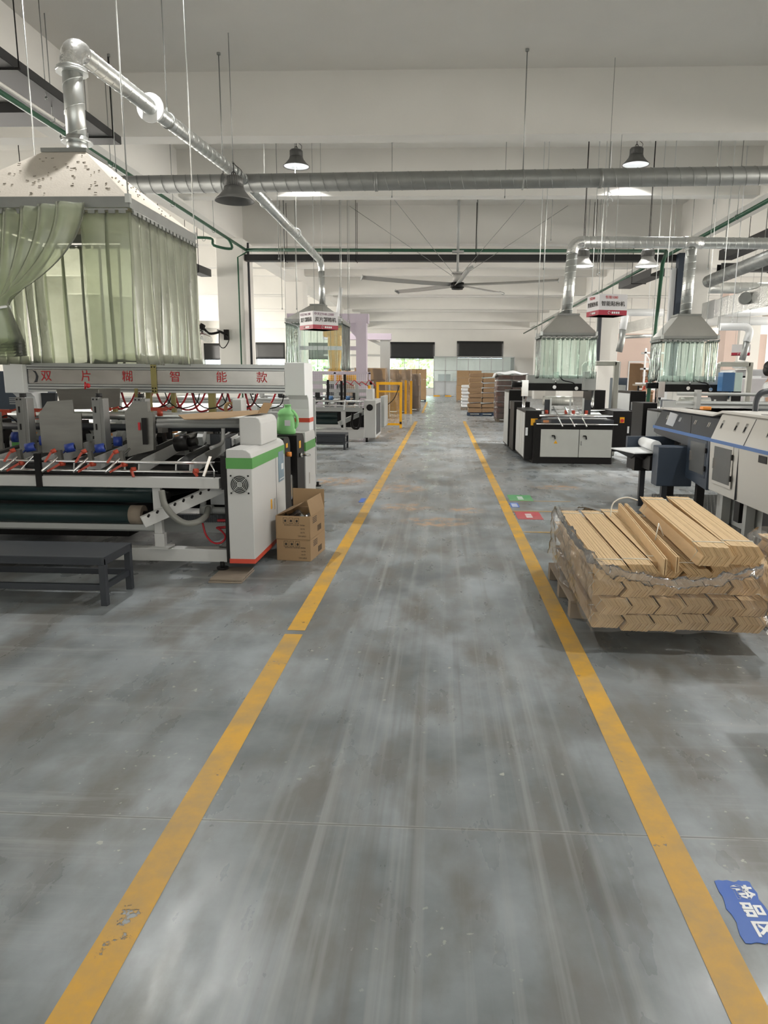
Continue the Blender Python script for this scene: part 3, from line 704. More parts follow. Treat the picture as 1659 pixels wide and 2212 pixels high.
# ============================================================ EXTRACTION HOODS with strip curtains
def strip(p0, p1, zt, zb, seed, depth=0.014, curl=0.03):
    """one hanging PVC strip between plan points p0-p1; it bows and its foot drifts a little"""
    p0, p1 = Vector(p0 + (0,)), Vector(p1 + (0,)); d = p1 - p0; nrm = Vector((d.y, -d.x, 0)).normalized()
    rr = random.Random(seed); ph = rr.uniform(0, 6); dr = rr.uniform(-.02, .02); tw = rr.uniform(-.02, .02)
    m = MB()
    def fn(u, v):
        q = p0 + d * u + nrm * (depth * math.sin(math.pi * u) + 0.012 * math.sin(v * 5 + ph) * v + tw * (u - .5) * v * 2 + curl * max(0, v - .85) ** 2 * 10) + d.normalized() * (dr * v)
        return (q.x, q.y, zt + (zb - zt) * v)
    m.grid(fn, 6, 14)
    return m
def hood(name_label, x0, x1, y0, y1, zr, zt, top, zb, strip_mat, shell_mat, n, mesh_wires=True, gather=False, rim=0.06, wires_top=6.5):
    cx, cy = (x0 + x1) / 2, (y0 + y1) / 2
    h = thing('extraction_hood', name_label, 'hood', (cx, cy, zb))
    t = top
    lo = [(x0, y0, zr), (x1, y0, zr), (x1, y1, zr), (x0, y1, zr)]; hi = [(cx - t, cy - t, zt), (cx + t, cy - t, zt), (cx + t, cy + t, zt), (cx - t, cy + t, zt)]
    m = MB(); m.add(lo + hi, [(0, 1, 5, 4), (1, 2, 6, 5), (2, 3, 7, 6), (3, 0, 4, 7), (4, 5, 6, 7)])
    m.build('hood_shell', shell_mat, h, solid=0.004)
    m = MB()
    for a, b in ((0, 1), (1, 2), (2, 3), (3, 0)):
        p, q = Vector(lo[a]), Vector(lo[b])
        m.bar(p - Vector((0, 0, rim / 2)), q - Vector((0, 0, rim / 2)), 0.02, rim)
    m.build('rim', GALVD, h)
    MB().box(cx - t - .01, cx + t + .01, cy - t - .01, cy + t + .01, zt, zt + .035).build('top_plate', GALVD, h)
    # hinged clip rail under the rim
    m = MB()
    for a, b in ((0, 1), (1, 2), (2, 3), (3, 0)):
        nv = Vector(((0, -1, 0), (1, 0, 0), (0, 1, 0), (-1, 0, 0))[a]) * .03
        p, q = Vector(lo[a]) - Vector((0, 0, rim + .02)) + nv, Vector(lo[b]) - Vector((0, 0, rim + .02)) + nv
        m.cyl(p, q, 0.008, n=6)
        k = max(4, int((q - p).length / 0.085))
        for i in range(k): m.bar(p + (q - p) * ((i + .15) / k) - Vector((0, 0, .012)), p + (q - p) * ((i + .8) / k) - Vector((0, 0, .012)), 0.012, 0.04)
    m.build('clip_rail', GALVD, h)
    if mesh_wires:
        for p in lo:
            m = MB(); m.cyl((p[0], p[1], zr - .02), (p[0], p[1], wires_top), 0.006, n=6).box(p[0] - .02, p[0] + .02, p[1] - .02, p[1] + .02, zr - .05, zr + .02)
            m.build('hanging_wire', GALV, h)
    zs = zr - rim - .035
    def side(p, q, k, sd, skip=()):
        d = ((q[0] - p[0]) / k, (q[1] - p[1]) / k)
        for i in range(k):
            if i in skip: continue
            a = (p[0] + d[0] * (i - .06), p[1] + d[1] * (i - .06)); b = (p[0] + d[0] * (i + 1.08), p[1] + d[1] * (i + 1.08))
            strip(a, b, zs, zb + random.uniform(-.012, .012), sd * 50 + i).build('curtain_strip', strip_mat, h, solid=0.003)
    skip = tuple(range(0, n - 2)) if gather else ()
    side((x0, y0), (x1, y0), n, 1, skip); side((x1, y0), (x1, y1), n, 2); side((x1, y1), (x0, y1), n, 3); side((x0, y1), (x0, y0), n, 4)
    return h
h1 = hood('near white dusty extraction hood with cloudy green strip curtain, one side tied back', -4.27, -2.63, 6.15, 7.75, 2.95, 3.47, 0.2, 1.60, PVC, DUSTY, 8, gather=True, rim=0.085)
# the strips that are pulled aside and tied at the left
for k in range(5):
    u0 = -3.86 + 0.165 * k; u1 = u0 + 0.24
    tie = Vector((-3.80, 6.10, 2.02))
    m = MB()
    def gfn(u, v, u0=u0, u1=u1, k=k):
        x = u0 + (u1 - u0) * u; zt = 2.84 + .012 * k
        if v < .75:
            t = v / .75
            w = t ** 2.3
            xx = x * (1 - w) + (tie.x + (u - .5) * .12 + .012 * k) * w
            zz = zt + (tie.z - .03 + .025 * (k + u) - zt) * t
            yy = 6.14 - .05 * math.sin(math.pi * t) - .022 * k - .03 * math.sin(u * 6) * (1 - t)
        else:
            t = (v - .75) / .25
            xx = tie.x + (u - .5) * (.12 + .3 * t) + .012 * k; zz = tie.z - .03 + .025 * (k + u) - t * .36; yy = 6.14 - .022 * k - .04 * math.sin(u * 7) * t
        return (xx, yy, zz)
    m.grid(gfn, 8, 22)
    m.build('tied_strip', PVC, h1, solid=0.003)
MB().tube([(-3.8 + .11 * math.cos(t), 6.08 + .08 * math.sin(t), 2.02 + .04 * math.cos(t)) for t in [2 * math.pi * k / 16 for k in range(16)]], 0.012, 6, True).build('tie_cord', WHITE, h1)
# lint tufts on the dusty shell
m = MB()
for k in range(60):
    u, v = random.uniform(.04, .96), random.uniform(.05, .9)
    z = 2.95 + .52 * v; xa = -4.27 + .62 * v; xb = -2.63 - .62 * v; y = 6.15 + .6 * v
    x = xa + (xb - xa) * u; a = random.uniform(-.6, .6); ln = random.uniform(.004, .014)
    m.bar((x - ln, y - .004 + a * ln, z + .004), (x + ln, y - .004 + a * ln, z + .006 + a * .004), 0.006, 0.006)
    if k < 26:
        xs_ = -2.63 - .62 * v; ys = 6.15 + .6 * v + (1.6 - 1.2 * v) * u
        m.ball((xs_ + .005, ys, z + .004), (.007, .012, .005), 6, 4)
m.build('lint_tufts', mat('lint', (.34, .31, .26), .9), h1)
h2 = hood('distant left extraction hood with clear strip curtain over the second gluing machine', -4.20, -2.70, 19.3, 20.9, 2.99, 3.40, 0.2, 1.66, PVCC, HOODG, 8)
m = MB(); m.cyl((-2.736,19.5,3.806), (-2.87, 19.5, 2.95), 0.05, n=10).cyl((-2.87, 19.5, 2.95), (-2.87, 19.5, 3.0), 0.06)
m.build('cable_bundle', WHITE, h2)
h3 = hood('clear curtained extraction hood over the nearer window patching machine, left of the pair', 1.766, 2.75, 13.3, 13.95, 2.31, 2.62, 0.19, 1.50, PVCC, HOODG, 6, rim=0.045)
h4 = hood('clear curtained extraction hood at the right, in front of the right column', 3.921, 4.908, 13.3, 13.95, 2.26, 2.62, 0.2, 1.46, PVCC, HOODG, 7, rim=0.045)

# ============================================================ LEFT: the near box gluing machine
G1 = thing('gluing_machine', 'near large white box gluing machine with red lettered crossbar and green striped control cabinet', 'machine', (-3.0, 7.0, 0.0))
XL = -4.55
# base
m = MB(); m.box(XL, -1.6, 5.24, 5.34, 0.085, 0.185); m.build('base_rail', WMET, G1, bevel=.004)
m = MB(); m.box(XL, -1.65, 6.55, 6.65, 0.085, 0.185).box(-1.72, -1.62, 5.3, 7.7, .085, .185).box(XL, XL + .1, 5.3, 9.6, .085, .185); m.build('base_frame', WMET, G1)
m = MB(); m.box(XL, -1.63, 5.8, 5.86, .19, .33).box(XL, -2.2, 5.36, 5.44, .30, .345); m.build('cross_member', GREYP, G1, bevel=.003)
m = MB(); m.box(-4.4, -2.7, 5.9, 7.2, .12, .5); m.build('sump_tray', BLACK, G1)
for x in (-1.68, -4.4):
    for y in (5.25, 9.5):
        m = MB(); m.cyl((x, y, .035), (x, y, .09), .018).cyl((x, y, 0.030), (x, y, .045), .045); m.build('levelling_foot', BLACK, G1)
# front upper beam
m = MB(); m.box(XL, -1.665, 5.20, 5.27, .662, .742); m.build('front_beam', WMET, G1, bevel=.005)
m = MB()
for k in range(5): m.box(XL, -1.68, 5.275 + .012 * k, 5.28 + .012 * k, .742, .756)
m.box(XL, -1.68, 5.27, 5.34, .72, .744); m.build('slotted_rail', BLACK, G1)
# legs of the front frame
for x0 in (-2.20, -4.3):
    m = MB(); m.box(x0, x0 + .075, 5.24, 5.30, .19, .30).box(x0 - .04, x0 + .12, 5.2, 5.34, .185, .20).box(x0 + .0, x0 + .06, 5.25, 5.3, .3, .66); m.build('leg', WMET, G1, bevel=.003)
# sloping side channel
m = MB(); m.bar((-2.224,5.1,0.419), (-1.705,5.4,0.647), 0.06, 0.085); m.build('side_channel', WMET, G1, bevel=.004)
m = MB()
for k in range(9):
    a = Vector((-2.154,5.06,0.484)) + (Vector((-1.722,5.34,0.67)) - Vector((-2.154,5.06,0.484))) * (k / 8)
    m.cyl(a, a + Vector((0, -.02, -.01)), .009, n=8)
m.build('bolt', BLACK, G1)
# rollers and belt below
for (z, y, r, xe) in ((.565, 5.45, .062, -2.27), (.42, 5.38, .072, -2.36)):
    m = MB(); m.cyl((XL, y, z), (xe, y, z), r, n=28); m.build('belt_roller', ROLL, G1)
m = MB(); m.cyl((-2.43, 5.38, .42), (-2.33, 5.38, .42), .075, n=28); m.build('roller_collar', WOOD, G1)
m = MB(); m.cyl((-2.36, 5.38, .42), (-2.22, 5.38, .42), .03).cyl((-2.27, 5.45, .565), (-2.15, 5.45, .565), .03); m.build('roller_shaft', BLACK, G1)
m = MB(); m.grid(lambda u, v: (XL + (2.1) * u, 5.45 + 1.6 * v, .63 - .02 * math.sin(3 * v)), 4, 8).grid(lambda u, v: (XL + 2.1 * u, 5.38 + 1.6 * v, .49 - .12 * v), 4, 8); m.build('transport_belt', BLACKR, G1, solid=.006)
m = MB(); m.box(XL, -3.7, 5.30, 5.33, .43, .455); m.build('belt_guard', GREYP, G1, bevel=.003)
# back plate of the cavity
m = MB(); m.box(XL, -1.75, 6.9, 6.93, .19, .66); m.build('back_panel', BLACK, G1)
# cable chain, motor, hoses
m = MB(); m.box(-2.13, -1.66, 5.5, 5.56, .345, .40)
for k in range(30): m.box(-2.13 + k * .0156, -2.123 + k * .0156, 5.495, 5.5, .342, .403)
m.build('cable_chain', DGREY, G1)
m = MB(); m.cyl((-1.95, 5.6, .42), (-1.66, 5.6, .42), .03).cyl((-1.95, 5.6, .42), (-1.85, 5.6, .42), .045).cyl((-1.93, 5.6, .40), (-1.93, 5.6, .60), .025); m.build('air_cylinder', GREYP, G1)
m = MB(); m.box(-1.92, -1.62, 5.75, 5.95, .44, .56); m.build('terminal_box', WHITE, G1, bevel=.005)
m = MB(); m.tube([(-2.086,5.15,0.651), (-2.056,5.12,0.552), (-1.986,5.1,0.469), (-1.901,5.1,0.418), (-1.828,5.14,0.418), (-1.793,5.25,0.443), (-1.806,5.35,0.485)], .024, 10); m.build('vacuum_hose', mat('clear_grey_hose', (.22, .22, .2), .2), G1)
m = MB(); m.tube([(-1.838,5.3,0.378), (-1.81,5.28,0.291), (-1.748,5.25,0.237), (-1.673,5.22,0.245), (-1.649,5.25,0.282), (-1.688,5.3,0.314), (-1.747,5.35,0.332)], .008, 6).tube([(-1.756,5.4,0.321), (-1.655,5.4,0.33)], .012, 6).tube([(-1.753,5.4,0.381), (-1.653,5.4,0.382)], .012, 6); m.build('air_hose', REDHOSE, G1)
# guide rods above the front beam
m = MB(); m.cyl((XL, 5.24, .852), (-1.7, 5.24, .852), .012, n=12); m.build('guide_rod', CHROME, G1)
m = MB(); m.cyl((XL, 5.29, .775), (-1.7, 5.29, .775), .011, n=12); m.build('guide_rod', CHROME, G1)
for x0, x1 in ((-3.064, -3.021), (-1.644, -1.602)):
    m = MB(); m.box(x0, x1, 5.185, 5.215, .66, 0.912); m.build('rod_post', BLACK, G1)
m = MB(); m.bar((-3.045,5.15,0.899), (-3.123,5.1,0.803), .03, .006); m.build('adjusting_arm', CHROME, G1)
m = MB(); m.bar((-1.706,5.15,0.913), (-1.745,5.1,0.771), .028, .006); m.build('adjusting_arm', CHROME, G1)
m = MB(); m.tube([(-1.712,5.16,0.864), (-1.686,5.16,0.812), (-1.685,5.16,0.753)], .006, 6); m.build('bent_wire', CHROME, G1)
# longitudinal carriers with perforated belts
for k, px in enumerate((30, 165, 225, 300, 395)):
    x = (-1.983) - .40 * (4 - k); y0_, y1_ = 5.32, 7.0
    m = MB(); m.prism([(y0_, .765), (y0_ + .1, .745), (y1_, .93), (y1_, .99), (y0_ + .12, .86), (y0_ + .02, .84)], 'x', x - .06, x - .05).prism([(y0_, .765), (y0_ + .1, .745), (y1_, .93), (y1_, .99), (y0_ + .12, .86), (y0_ + .02, .84)], 'x', x + .05, x + .06)
    cr = m.build('belt_carrier', WMET, G1)
    m = MB(); m.grid(lambda u, v: (x - .045 + .09 * u, y0_ + .03 + (y1_ - y0_) * v, .865 + .115 * v + (0 if v > .05 else -.02)), 2, 10)
    m.build('perforated_belt', BLACKR, cr, solid=.01)
    m = MB(); m.cyl((x - .05, y0_ + .07, .80), (x + .05, y0_ + .07, .80), .05, n=20); m.build('end_pulley', BLACKR, cr)
# guide wheels on clamp arms with red handles
for k, px in enumerate((62, 148, 213, 280)):
    a, b = Vector((-3.193,5.35,0.943)), Vector((-3.286,5.12,0.788))
    dx = ((-2.878) - a.x, (-2.641) - a.x, (-2.397) - a.x)
    sh = Vector(((0,) + dx)[k:k + 1] + (0, 0))
    a, b = a + sh, b + sh
    arm = MB().cyl(a, b, .0095, n=10).build('clamp_arm', CHROME, G1)
    c = a + (b - a) * .42
    MB().bar(c + Vector((.012, .01, .055)), c + Vector((.02, .015, -.06)), .03, .035).build('clamp_block', STEEL, arm)
    m = MB(); p = c + Vector((-.03, -.03, .045)); m.cyl(p, p + Vector((.025, .02, .012)), .016).bar(p, p + Vector((-.045, -.02, -.075)), .018, .016); m.build('clamp_handle', RED, arm)
    m = MB(); p = c + Vector((.03, -.03, -.045)); m.cyl(p, p + Vector((.02, .03, 0)), .018).bar(p, p + Vector((-.09, -.02, -.055)), .018, .016); m.build('clamp_handle', RED, arm)
    if k < 3:
        m = MB(); q = a + Vector((0.01, 0, 0)); m.cyl(q + Vector((-.03, -.01, -.006)), q + Vector((.032, .012, .006)), .034, n=24); m.build('guide_wheel', BLUE, arm)
        MB().cyl(q + Vector((.03, .011, .006)), q + Vector((.036, .0135, .007)), .017, n=16).build('wheel_bearing', BLACK, arm)
m = MB(); p = Vector((-2.331,5.2,0.802)); m.cyl(p, p + Vector((.03, .02, 0)), .016).bar(p, p + Vector((.025, -.02, -.055)), .016, .014); m.build('clamp_handle', RED, G1)
m = MB(); p = Vector((-1.855,5.2,0.794)); m.cyl(p, p + Vector((.03, .02, 0)), .02).bar(p, p + Vector((.035, -.02, -.035)), .016, .014); m.build('clamp_handle', RED, G1)
# second row of blue wheels deeper in
for px, py in ((86, 952), (246, 955)):
    p = Vector((-3.303,5.7,0.962)); p.x = (-3.303) if px == 86 else (-2.683)
    m = MB(); m.cyl(p, p + Vector((.06, .02, 0)), .04, n=20); m.build('guide_wheel', BLUE, G1)
# backstop plates
def plate(pts, y, dy, th, label=None):
    m = MB(); n = len(pts)
    def pos(p, t): return (p[0], y + dy * (p[0] - pts[0][0]) + t, p[1])
    vs = [pos(p, 0) for p in pts] + [pos(p, th) for p in pts]
    m.add(vs, [tuple(range(n)), tuple(range(2 * n - 1, n - 1, -1))] + [(i, i + n, (i + 1) % n + n, (i + 1) % n) for i in range(n)])
    return m
pl = plate([(-3.203, 0.848), (-3.207, 1.183), (-3.141, 1.286), (-2.966, 1.299), (-2.963, 1.193), (-2.914, 1.193), (-2.922, 0.908)], 5.55, .35, .012).build('backstop_plate', STEEL, G1)
pl = plate([(-2.503, 0.857), (-2.509, 1.208), (-2.448, 1.286), (-2.335, 1.294), (-2.336, 1.21), (-2.299, 1.21), (-2.31, 0.908)], 5.55, .2, .05).build('backstop_plate', STEEL, G1)
MB().box(-2.374, -2.337, 5.54, 5.555, 0.956, 1.165).build('slot_bar', BLACK, pl)
MB().box(-2.406, -2.388, 5.545, 5.55, 1.069, 1.13).build('red_label', REDINK, pl)
pl = plate([(-4.0, .78), (-4.0, 1.21), (-3.53, 1.198), (-3.54, 0.904)], 5.55, .05, .012).build('backstop_plate', STEEL, G1)
# slotted uprights
for px in (46, 211, 311):
    x0 = {46: -3.48, 211: -2.845, 311: -2.496}[px]; wd = .06
    z1 = {46: 1.314, 211: 1.32, 311: 1.32}[px]
    m = MB(); m.box(x0, x0 + wd, 5.7, 5.74, .86, z1).box(x0 + wd, x0 + wd + .035, 5.70, 5.80, .86, z1 - .01)
    u = m.build('slotted_upright', mat('dull_steel_bar', (.24, .24, .235), .4, .5, var=.12), G1, bevel=.002)
    m = MB()
    for zz in (z1 - .10, z1 - .24): m.box(x0 + .02, x0 + .034, 5.697, 5.7, zz - .025, zz + .025)
    for dx in (.015, .045): m.cyl((x0 + dx, 5.696, z1 - .018), (x0 + dx, 5.702, z1 - .018), .007, n=10)
    m.build('slot', BLACK, u)
    MB().cyl((x0 + .05, 5.73, z1), (x0 + .05, 5.73, z1 + .03), .026, n=14).build('knob', BLACKR, u)
# glue tank
m = MB(); m.prism([(-3.518, 1.366), (-3.119, 1.369), (-3.141, 1.189), (-3.48, 1.181)], 'y', 6.4, 6.85); tk = m.build('glue_tank', STEEL, G1, bevel=.006)
MB().ball((-3.266,6.5,1.399), .022).cyl((-3.295,6.5,1.361), (-3.289,6.5,1.432), .008).build('tank_knob', REDINK, tk)
# shafts behind
m = MB(); m.cyl((XL, 6.35, 1.135), (-1.75, 6.35, 1.135), .035, n=18); m.build('cross_shaft', GALV, G1)
m = MB(); m.cyl((XL, 6.1, 1.05), (-1.75, 6.1, 1.05), .03, n=18); m.build('cross_shaft', DGREY, G1)
m = MB(); m.box(XL, -1.75, 6.75, 6.85, .98, 1.04); m.build('rear_beam', WMET, G1)
for k in range(7):
    x = -4.3 + k * .36
    m = MB(); m.bar((x, 6.3, 1.02), (x + .02, 6.15, .93), .05, .09).box(x - .03, x + .03, 6.2, 6.32, 1.0, 1.10); m.build('shaft_bracket', BLACK if k % 2 else GREYP, G1)
for px, py in ((70, 885), (223, 882), (330, 882), (8, 890)):
    c = {70: (-3.636,6.2,1.185), 223: (-2.985,6.2,1.199), 330: (-2.526,6.3,1.2), 8: (-3.898,6.2,1.174)}[px]; c = Vector(c)
    m = MB(); m.bar(c + Vector((-.11, 0, 0)), c + Vector((.06, 0, 0)), .03, .03).bar(c + Vector((.06, 0, 0)), c + Vector((.13, 0, .02)), .02, .015).cyl(c, c + Vector((0, 0, -.06)), .025); m.build('lever_handle', RED, G1)
# conveyor interior: orange rollers, brackets
for k in range(11):
    x = -3.95 + (k % 6) * .36 + .1 * (k // 6); y = 6.6 + .45 * (k // 6)
    m = MB(); m.cyl((x, y, .93), (x + .11, y, .945), .014, n=10); m.build('orange_roller', ORANGE, G1)
m = MB()
for k in range(9):
    x = -4.4 + k * .31
    m.box(x, x + .05, 6.9, 7.0, .7, 1.0).bar((x, 6.5, .9), (x + .05, 7.2, .98), .03, .05)
m.build('inner_bracket', GREYP, G1)
m = MB()
for k in range(12):
    x = -4.4 + k * .235; m.cyl((x, 6.75, .90), (x + .04, 6.76, .905), .03, n=14)
m.build('nip_wheel', BLACKR, G1)
m = MB(); m.bar((-2.416,6,1.033), (-1.968,6.9,1.053), .05, .04).bar((-2.198,6,0.976), (-2.154,6.9,0.993), .05, .04); m.build('slanting_rail', STEEL, G1)
m = MB(); m.cyl((-2.13,5.6,0.955), (-2.023,5.6,0.971), .06, n=20).cyl((-2.023,5.6,0.971), (-1.959,5.6,0.986), .035); m.build('drive_coupling', BLACK, G1)
m = MB(); m.tube([(-1.803,5.8,1.074), (-1.807,5.8,0.978), (-1.816,5.75,0.945), (-1.865,5.65,0.923)], .016, 8); m.build('bent_bracket', WMET, G1)
m = MB(); m.box(-1.699, -1.658, 5.5, 5.54, .86, 1.017); m.build('guide_plate', DGREY, G1)
# small machine bits along the shafts
UPR = mat('dull_steel_bar', (.24, .24, .235), .4, .5, var=.12)
rq = random.Random(5)
for k in range(30):
    x = -4.45 + 2.7 * rq.random(); y = 5.9 + .95 * rq.random(); z = .86 + .12 * rq.random()
    MB().box(x, x + .03 + .06 * rq.random(), y, y + .05, z, z + .04 + .09 * rq.random()).build('sensor_block', (BLACK, DGREY, GREYP, UPR)[k % 4], G1, bevel=.004)
for k in range(9):
    x = -4.3 + .28 * k; y = 6.0 + .5 * rq.random()
    MB().box(x, x + .02, y, y + .05, .80, 1.12).build('shaft_support', BLACK, G1)
for k in range(9):
    x = -4.2 + .27 * k; y = 6.1 + .4 * rq.random()
    MB().tube([(x, y, .95), (x + .04, y - .04, 1.08), (x + .12, y, 1.14), (x + .2, y + .05, 1.05), (x + .24, y + .1, .92)], .007, 5).build('black_cable', BLACK, G1)
for k in range(6):
    x = -4.1 + .37 * k
    MB().cyl((x, 6.02, .96), (x + .05, 6.03, .96), .045, n=16).build('press_wheel', BLUE if k % 3 == 1 else BLACKR, G1)
# cross tubes to the cabinet block
m = MB(); m.cyl((-2.371,5.85,1.121), (-1.63,5.85,1.129), .022).cyl((-2.373,5.85,1.091), (-1.631,5.85,1.099), .026); m.build('cross_shaft', GREYP, G1)
# control cabinet
cbx0, cbx1, cby0, cby1 = -1.592, -1.400, 5.16, 6.26
m = MB(); prof = [(cbx0, .10), (cbx1, .10), (cbx1, .90), (cbx1 - .01, .935), (cbx1 - .04, .958), (cbx1 - .07, .965), (cbx0, .965)]
m.prism(prof, 'y', cby0, cby1); cab = m.build('control_cabinet', WMET, G1, bevel=.006)
e = .0025
m = MB(); m.box(cbx0 - e, cbx1 + e, cby0 - e, cby1 - .01, .822, .903); m.build('green_stripe', GREENS, cab)
m = MB(); m.box(cbx0 - e, cbx1 + e, cby0 - e, cby1 - .01, .10, .135); m.build('red_skirt', REDS, cab)
m = MB(); m.box(cbx0 - .03, cbx0 - .001, cby0 + .02, cby1, .1, .9); m.build('dark_seam', BLACK, cab)
fc = Vector(((cbx0 + cbx1) / 2, cby0 - .002, .705))
m = MB()
for rr in (.068, .056, .044, .032, .02):
    m.tube([(fc.x + rr * math.cos(t), fc.y - .006, fc.z + rr * math.sin(t)) for t in [2 * math.pi * k / 28 for k in range(28)]], .0028, 4, True)
for t in (45, 135, 225, 315): m.cyl((fc.x, fc.y - .006, fc.z), (fc.x + .078 * math.cos(R(t)), fc.y - .006, fc.z + .078 * math.sin(R(t))), .003, n=5)
m.cyl((fc.x, fc.y - .008, fc.z), (fc.x, fc.y, fc.z), .018)
fg = m.build('fan_grille', GREYP, cab)
m = MB(); m.cyl(fc, fc + Vector((0, -.003, 0)), .07, n=32)
for a_, b_ in ((1, 1), (1, -1), (-1, 1), (-1, -1)): m.cyl(fc + Vector((a_ * .065, 0, b_ * .065)), fc + Vector((a_ * .065, -.004, b_ * .065)), .007, n=8)
m.build('fan_opening', BLACK, fg)
xs_ = cbx1 + e
m = MB(); m.box(cbx1, xs_ + .003, 6.0, 6.2, .60, .86); scr = m.build('touch_screen', mat('pale_blue_screen', (.20, .30, .38), .3, var=.4, scale=9), cab, bevel=.006)
MB().box(xs_ + .003, xs_ + .006, 6.09, 6.16, .70, .75).box(xs_ + .003, xs_ + .006, 6.02, 6.18, .62, .625).build('screen_mark', WHITE, scr)
m = MB(); m.box(cbx1, xs_ + .002, 5.80, 5.84, .40, .49); m.build('latch', CHROME, cab)
m = MB(); m.box(cbx1, xs_ + .001, 5.70, 5.735, .42, .50); m.build('yellow_label', YELL, cab)
m = MB(); m.box(cbx1 - .0005, xs_ - .001, 5.91, 5.915, .14, .82); m.build('door_gap', DGREY, cab)
m = MB(); prof = [(-1.60, .96), (-1.425, .96), (-1.425, 1.13), (-1.44, 1.165), (-1.47, 1.18), (-1.60, 1.18)]; m.prism([(p[0], p[1]) for p in prof], 'y', 5.56, 6.10); m.build('drive_cover', WMET, G1, bevel=.008)
# black arched guards between cabinet and post
def arch(y0_, y1_, zt, nm):
    pts = [(y0_, .12), (y0_, zt), (y1_ - .1, zt)] + [(y1_ - .1 + .1 * math.sin(t), zt - .1 + .1 * math.cos(t)) for t in [R(15 * k) for k in range(1, 7)]] + [(y1_, .12)]
    m = MB(); m.prism(pts, 'x', -1.60, -1.41)
    return m.build(nm, BLACK, G1, bevel=.004)
g_ = arch(6.28, 6.55, .955, 'guard_cover')
MB().cyl((-1.41, 6.4, .80), (-1.37, 6.4, .80), .022).build('emergency_knob', ORANGE, g_)
MB().box(-1.41, -1.406, 6.36, 6.43, .86, .9).build('warning_label', YELL, g_)
g_ = arch(6.86, 7.22, .935, 'guard_cover')
MB().box(-1.41, -1.406, 6.95, 7.03, .80, .87).build('warning_label', YELL, g_)
MB().cyl((-1.41, 6.98, .73), (-1.30, 6.95, .735), .012).cyl((-1.41, 6.98, .73), (-1.38, 6.975, .73), .022).build('pull_handle', CHROME, g_)
m = MB(); m.box(-1.66, -1.60, 6.25, 7.25, .12, .93); m.build('inner_wall', BLACK, G1)
m = MB(); m.cyl((-1.62, 6.7, .45), (-1.44, 6.7, .45), .12, n=28).cyl((-1.62, 6.7, .22), (-1.45, 6.7, .22), .09, n=28); m.build('chrome_roller', CHROME, G1)
m = MB(); m.box(-1.60, -1.42, 6.55, 6.86, .10, .16); m.build('guard_floor', DGREY, G1)
# gantry
for s, (xa, xb) in enumerate(((-1.612, -1.405), (-4.55, -4.345))):
    m = MB(); yf, yb = 7.29, 7.74
    prof = [(yf, 1.635), (yb - .08, 1.635), (yb - .02, 1.61), (yb, 1.57), (yb, .60), (yf + .22, .60), (yf + .22, 1.16), (yf + .19, 1.26), (yf + .12, 1.305), (yf, 1.305)]
    m.prism(prof, 'x', xa, xb); po = m.build('gantry_post', WHITE, G1, bevel=.006)
    MB().box(xa - e, xb + e, yf + .215, yb + e, 1.02, 1.065).build('red_stripe', REDS, po)
    m = MB(); prof = [(yf + .0, .12), (yb + .06, .12), (yb + .06, .58), (yb + .03, .62), (yb - .02, .645), (yf + .0, .645)]; prof = [(a_, b_ + (.27 if b_ > .2 else 0)) for a_, b_ in prof]
    m = MB(); m.prism([(7.24, .12), (7.80, .12), (7.80, .86), (7.77, .91), (7.70, .935), (7.24, .935)], 'x', xa, xb + .005); lo_ = m.build('gantry_base', WMET, G1, bevel=.006)
    MB().box(xa - e, xb + .005 + e, 7.24 - e, 7.80 + e, .74, .83).build('green_stripe', GREENS, lo_)
    MB().box(xb + .005, xb + .009, 7.4, 7.43, .38, .5).build('latch', CHROME, lo_)
yb_ = 7.36
m = MB()
for z0, z1 in ((1.315, 1.345), (1.345, 1.375), (1.375, 1.402), (1.548, 1.572), (1.572, 1.618)): m.box(-4.36, -1.6, yb_ + (.0 if (z0 in (1.345, 1.572)) else .006), yb_ + .16, z0 + .004, z1 - .004)
m.build('gantry_beam', ALU, G1)
MB().box(-4.36, -1.6, yb_ + .014, yb_ + .15, 1.32, 1.61).build('beam_core', DGREY, G1)
m = MB(); m.box(-4.33, -1.63, yb_ + .004, yb_ + .012, 1.403, 1.547); sg = m.build('sign_panel', mat('scuffed_polished_panel', (.42, .405, .39), .25, .7, var=.3, scale=3.2, stretch=(1, 1, 2)), G1)
for ch, px in zip('\u53cc\u7247\u7cca\u667a\u80fd\u6b3e', (100, 187, 276, 379, 479, 567)):
    xx = {100: -4.137, 187: -3.711, 276: -3.274, 379: -2.77, 479: -2.284, 567: -1.863}[px]
    text(ch, .118, REDINK, sg, (xx, yb_ + .002, 1.477), FRONT, bold=.0006)
m = MB()
m.add([(-4.30 + .075 * a_ , yb_ + .002, 1.475 + b_) for a_, b_ in ((.2, .065), (.75, .055), (1.05, .0), (.85, -.055), (.3, -.065), (.62, -.03), (.72, .0), (.62, .035))], [(0, 1, 2, 6, 7), (2, 3, 4, 5, 6)])
m.build('dark_crescent', DGREY, sg)
for px in (328,):
    m = MB(); m.box(-3.02, -2.962, yb_ - .012, yb_ - .002, 1.31, 1.625).box(-3.203, -3.169, yb_ - .012, yb_ - .002, 1.12, 1.36); br_ = m.build('bracket_plate', BRASS, G1)
    m = MB()
    for zz in (1.335, 1.365, 1.58, 1.61):
        for xx in (-3.006, -2.977): m.cyl((xx, yb_ - .016, zz), (xx, yb_ - .011, zz), .008, n=8)
    m.build('bolt', BLACK, br_)
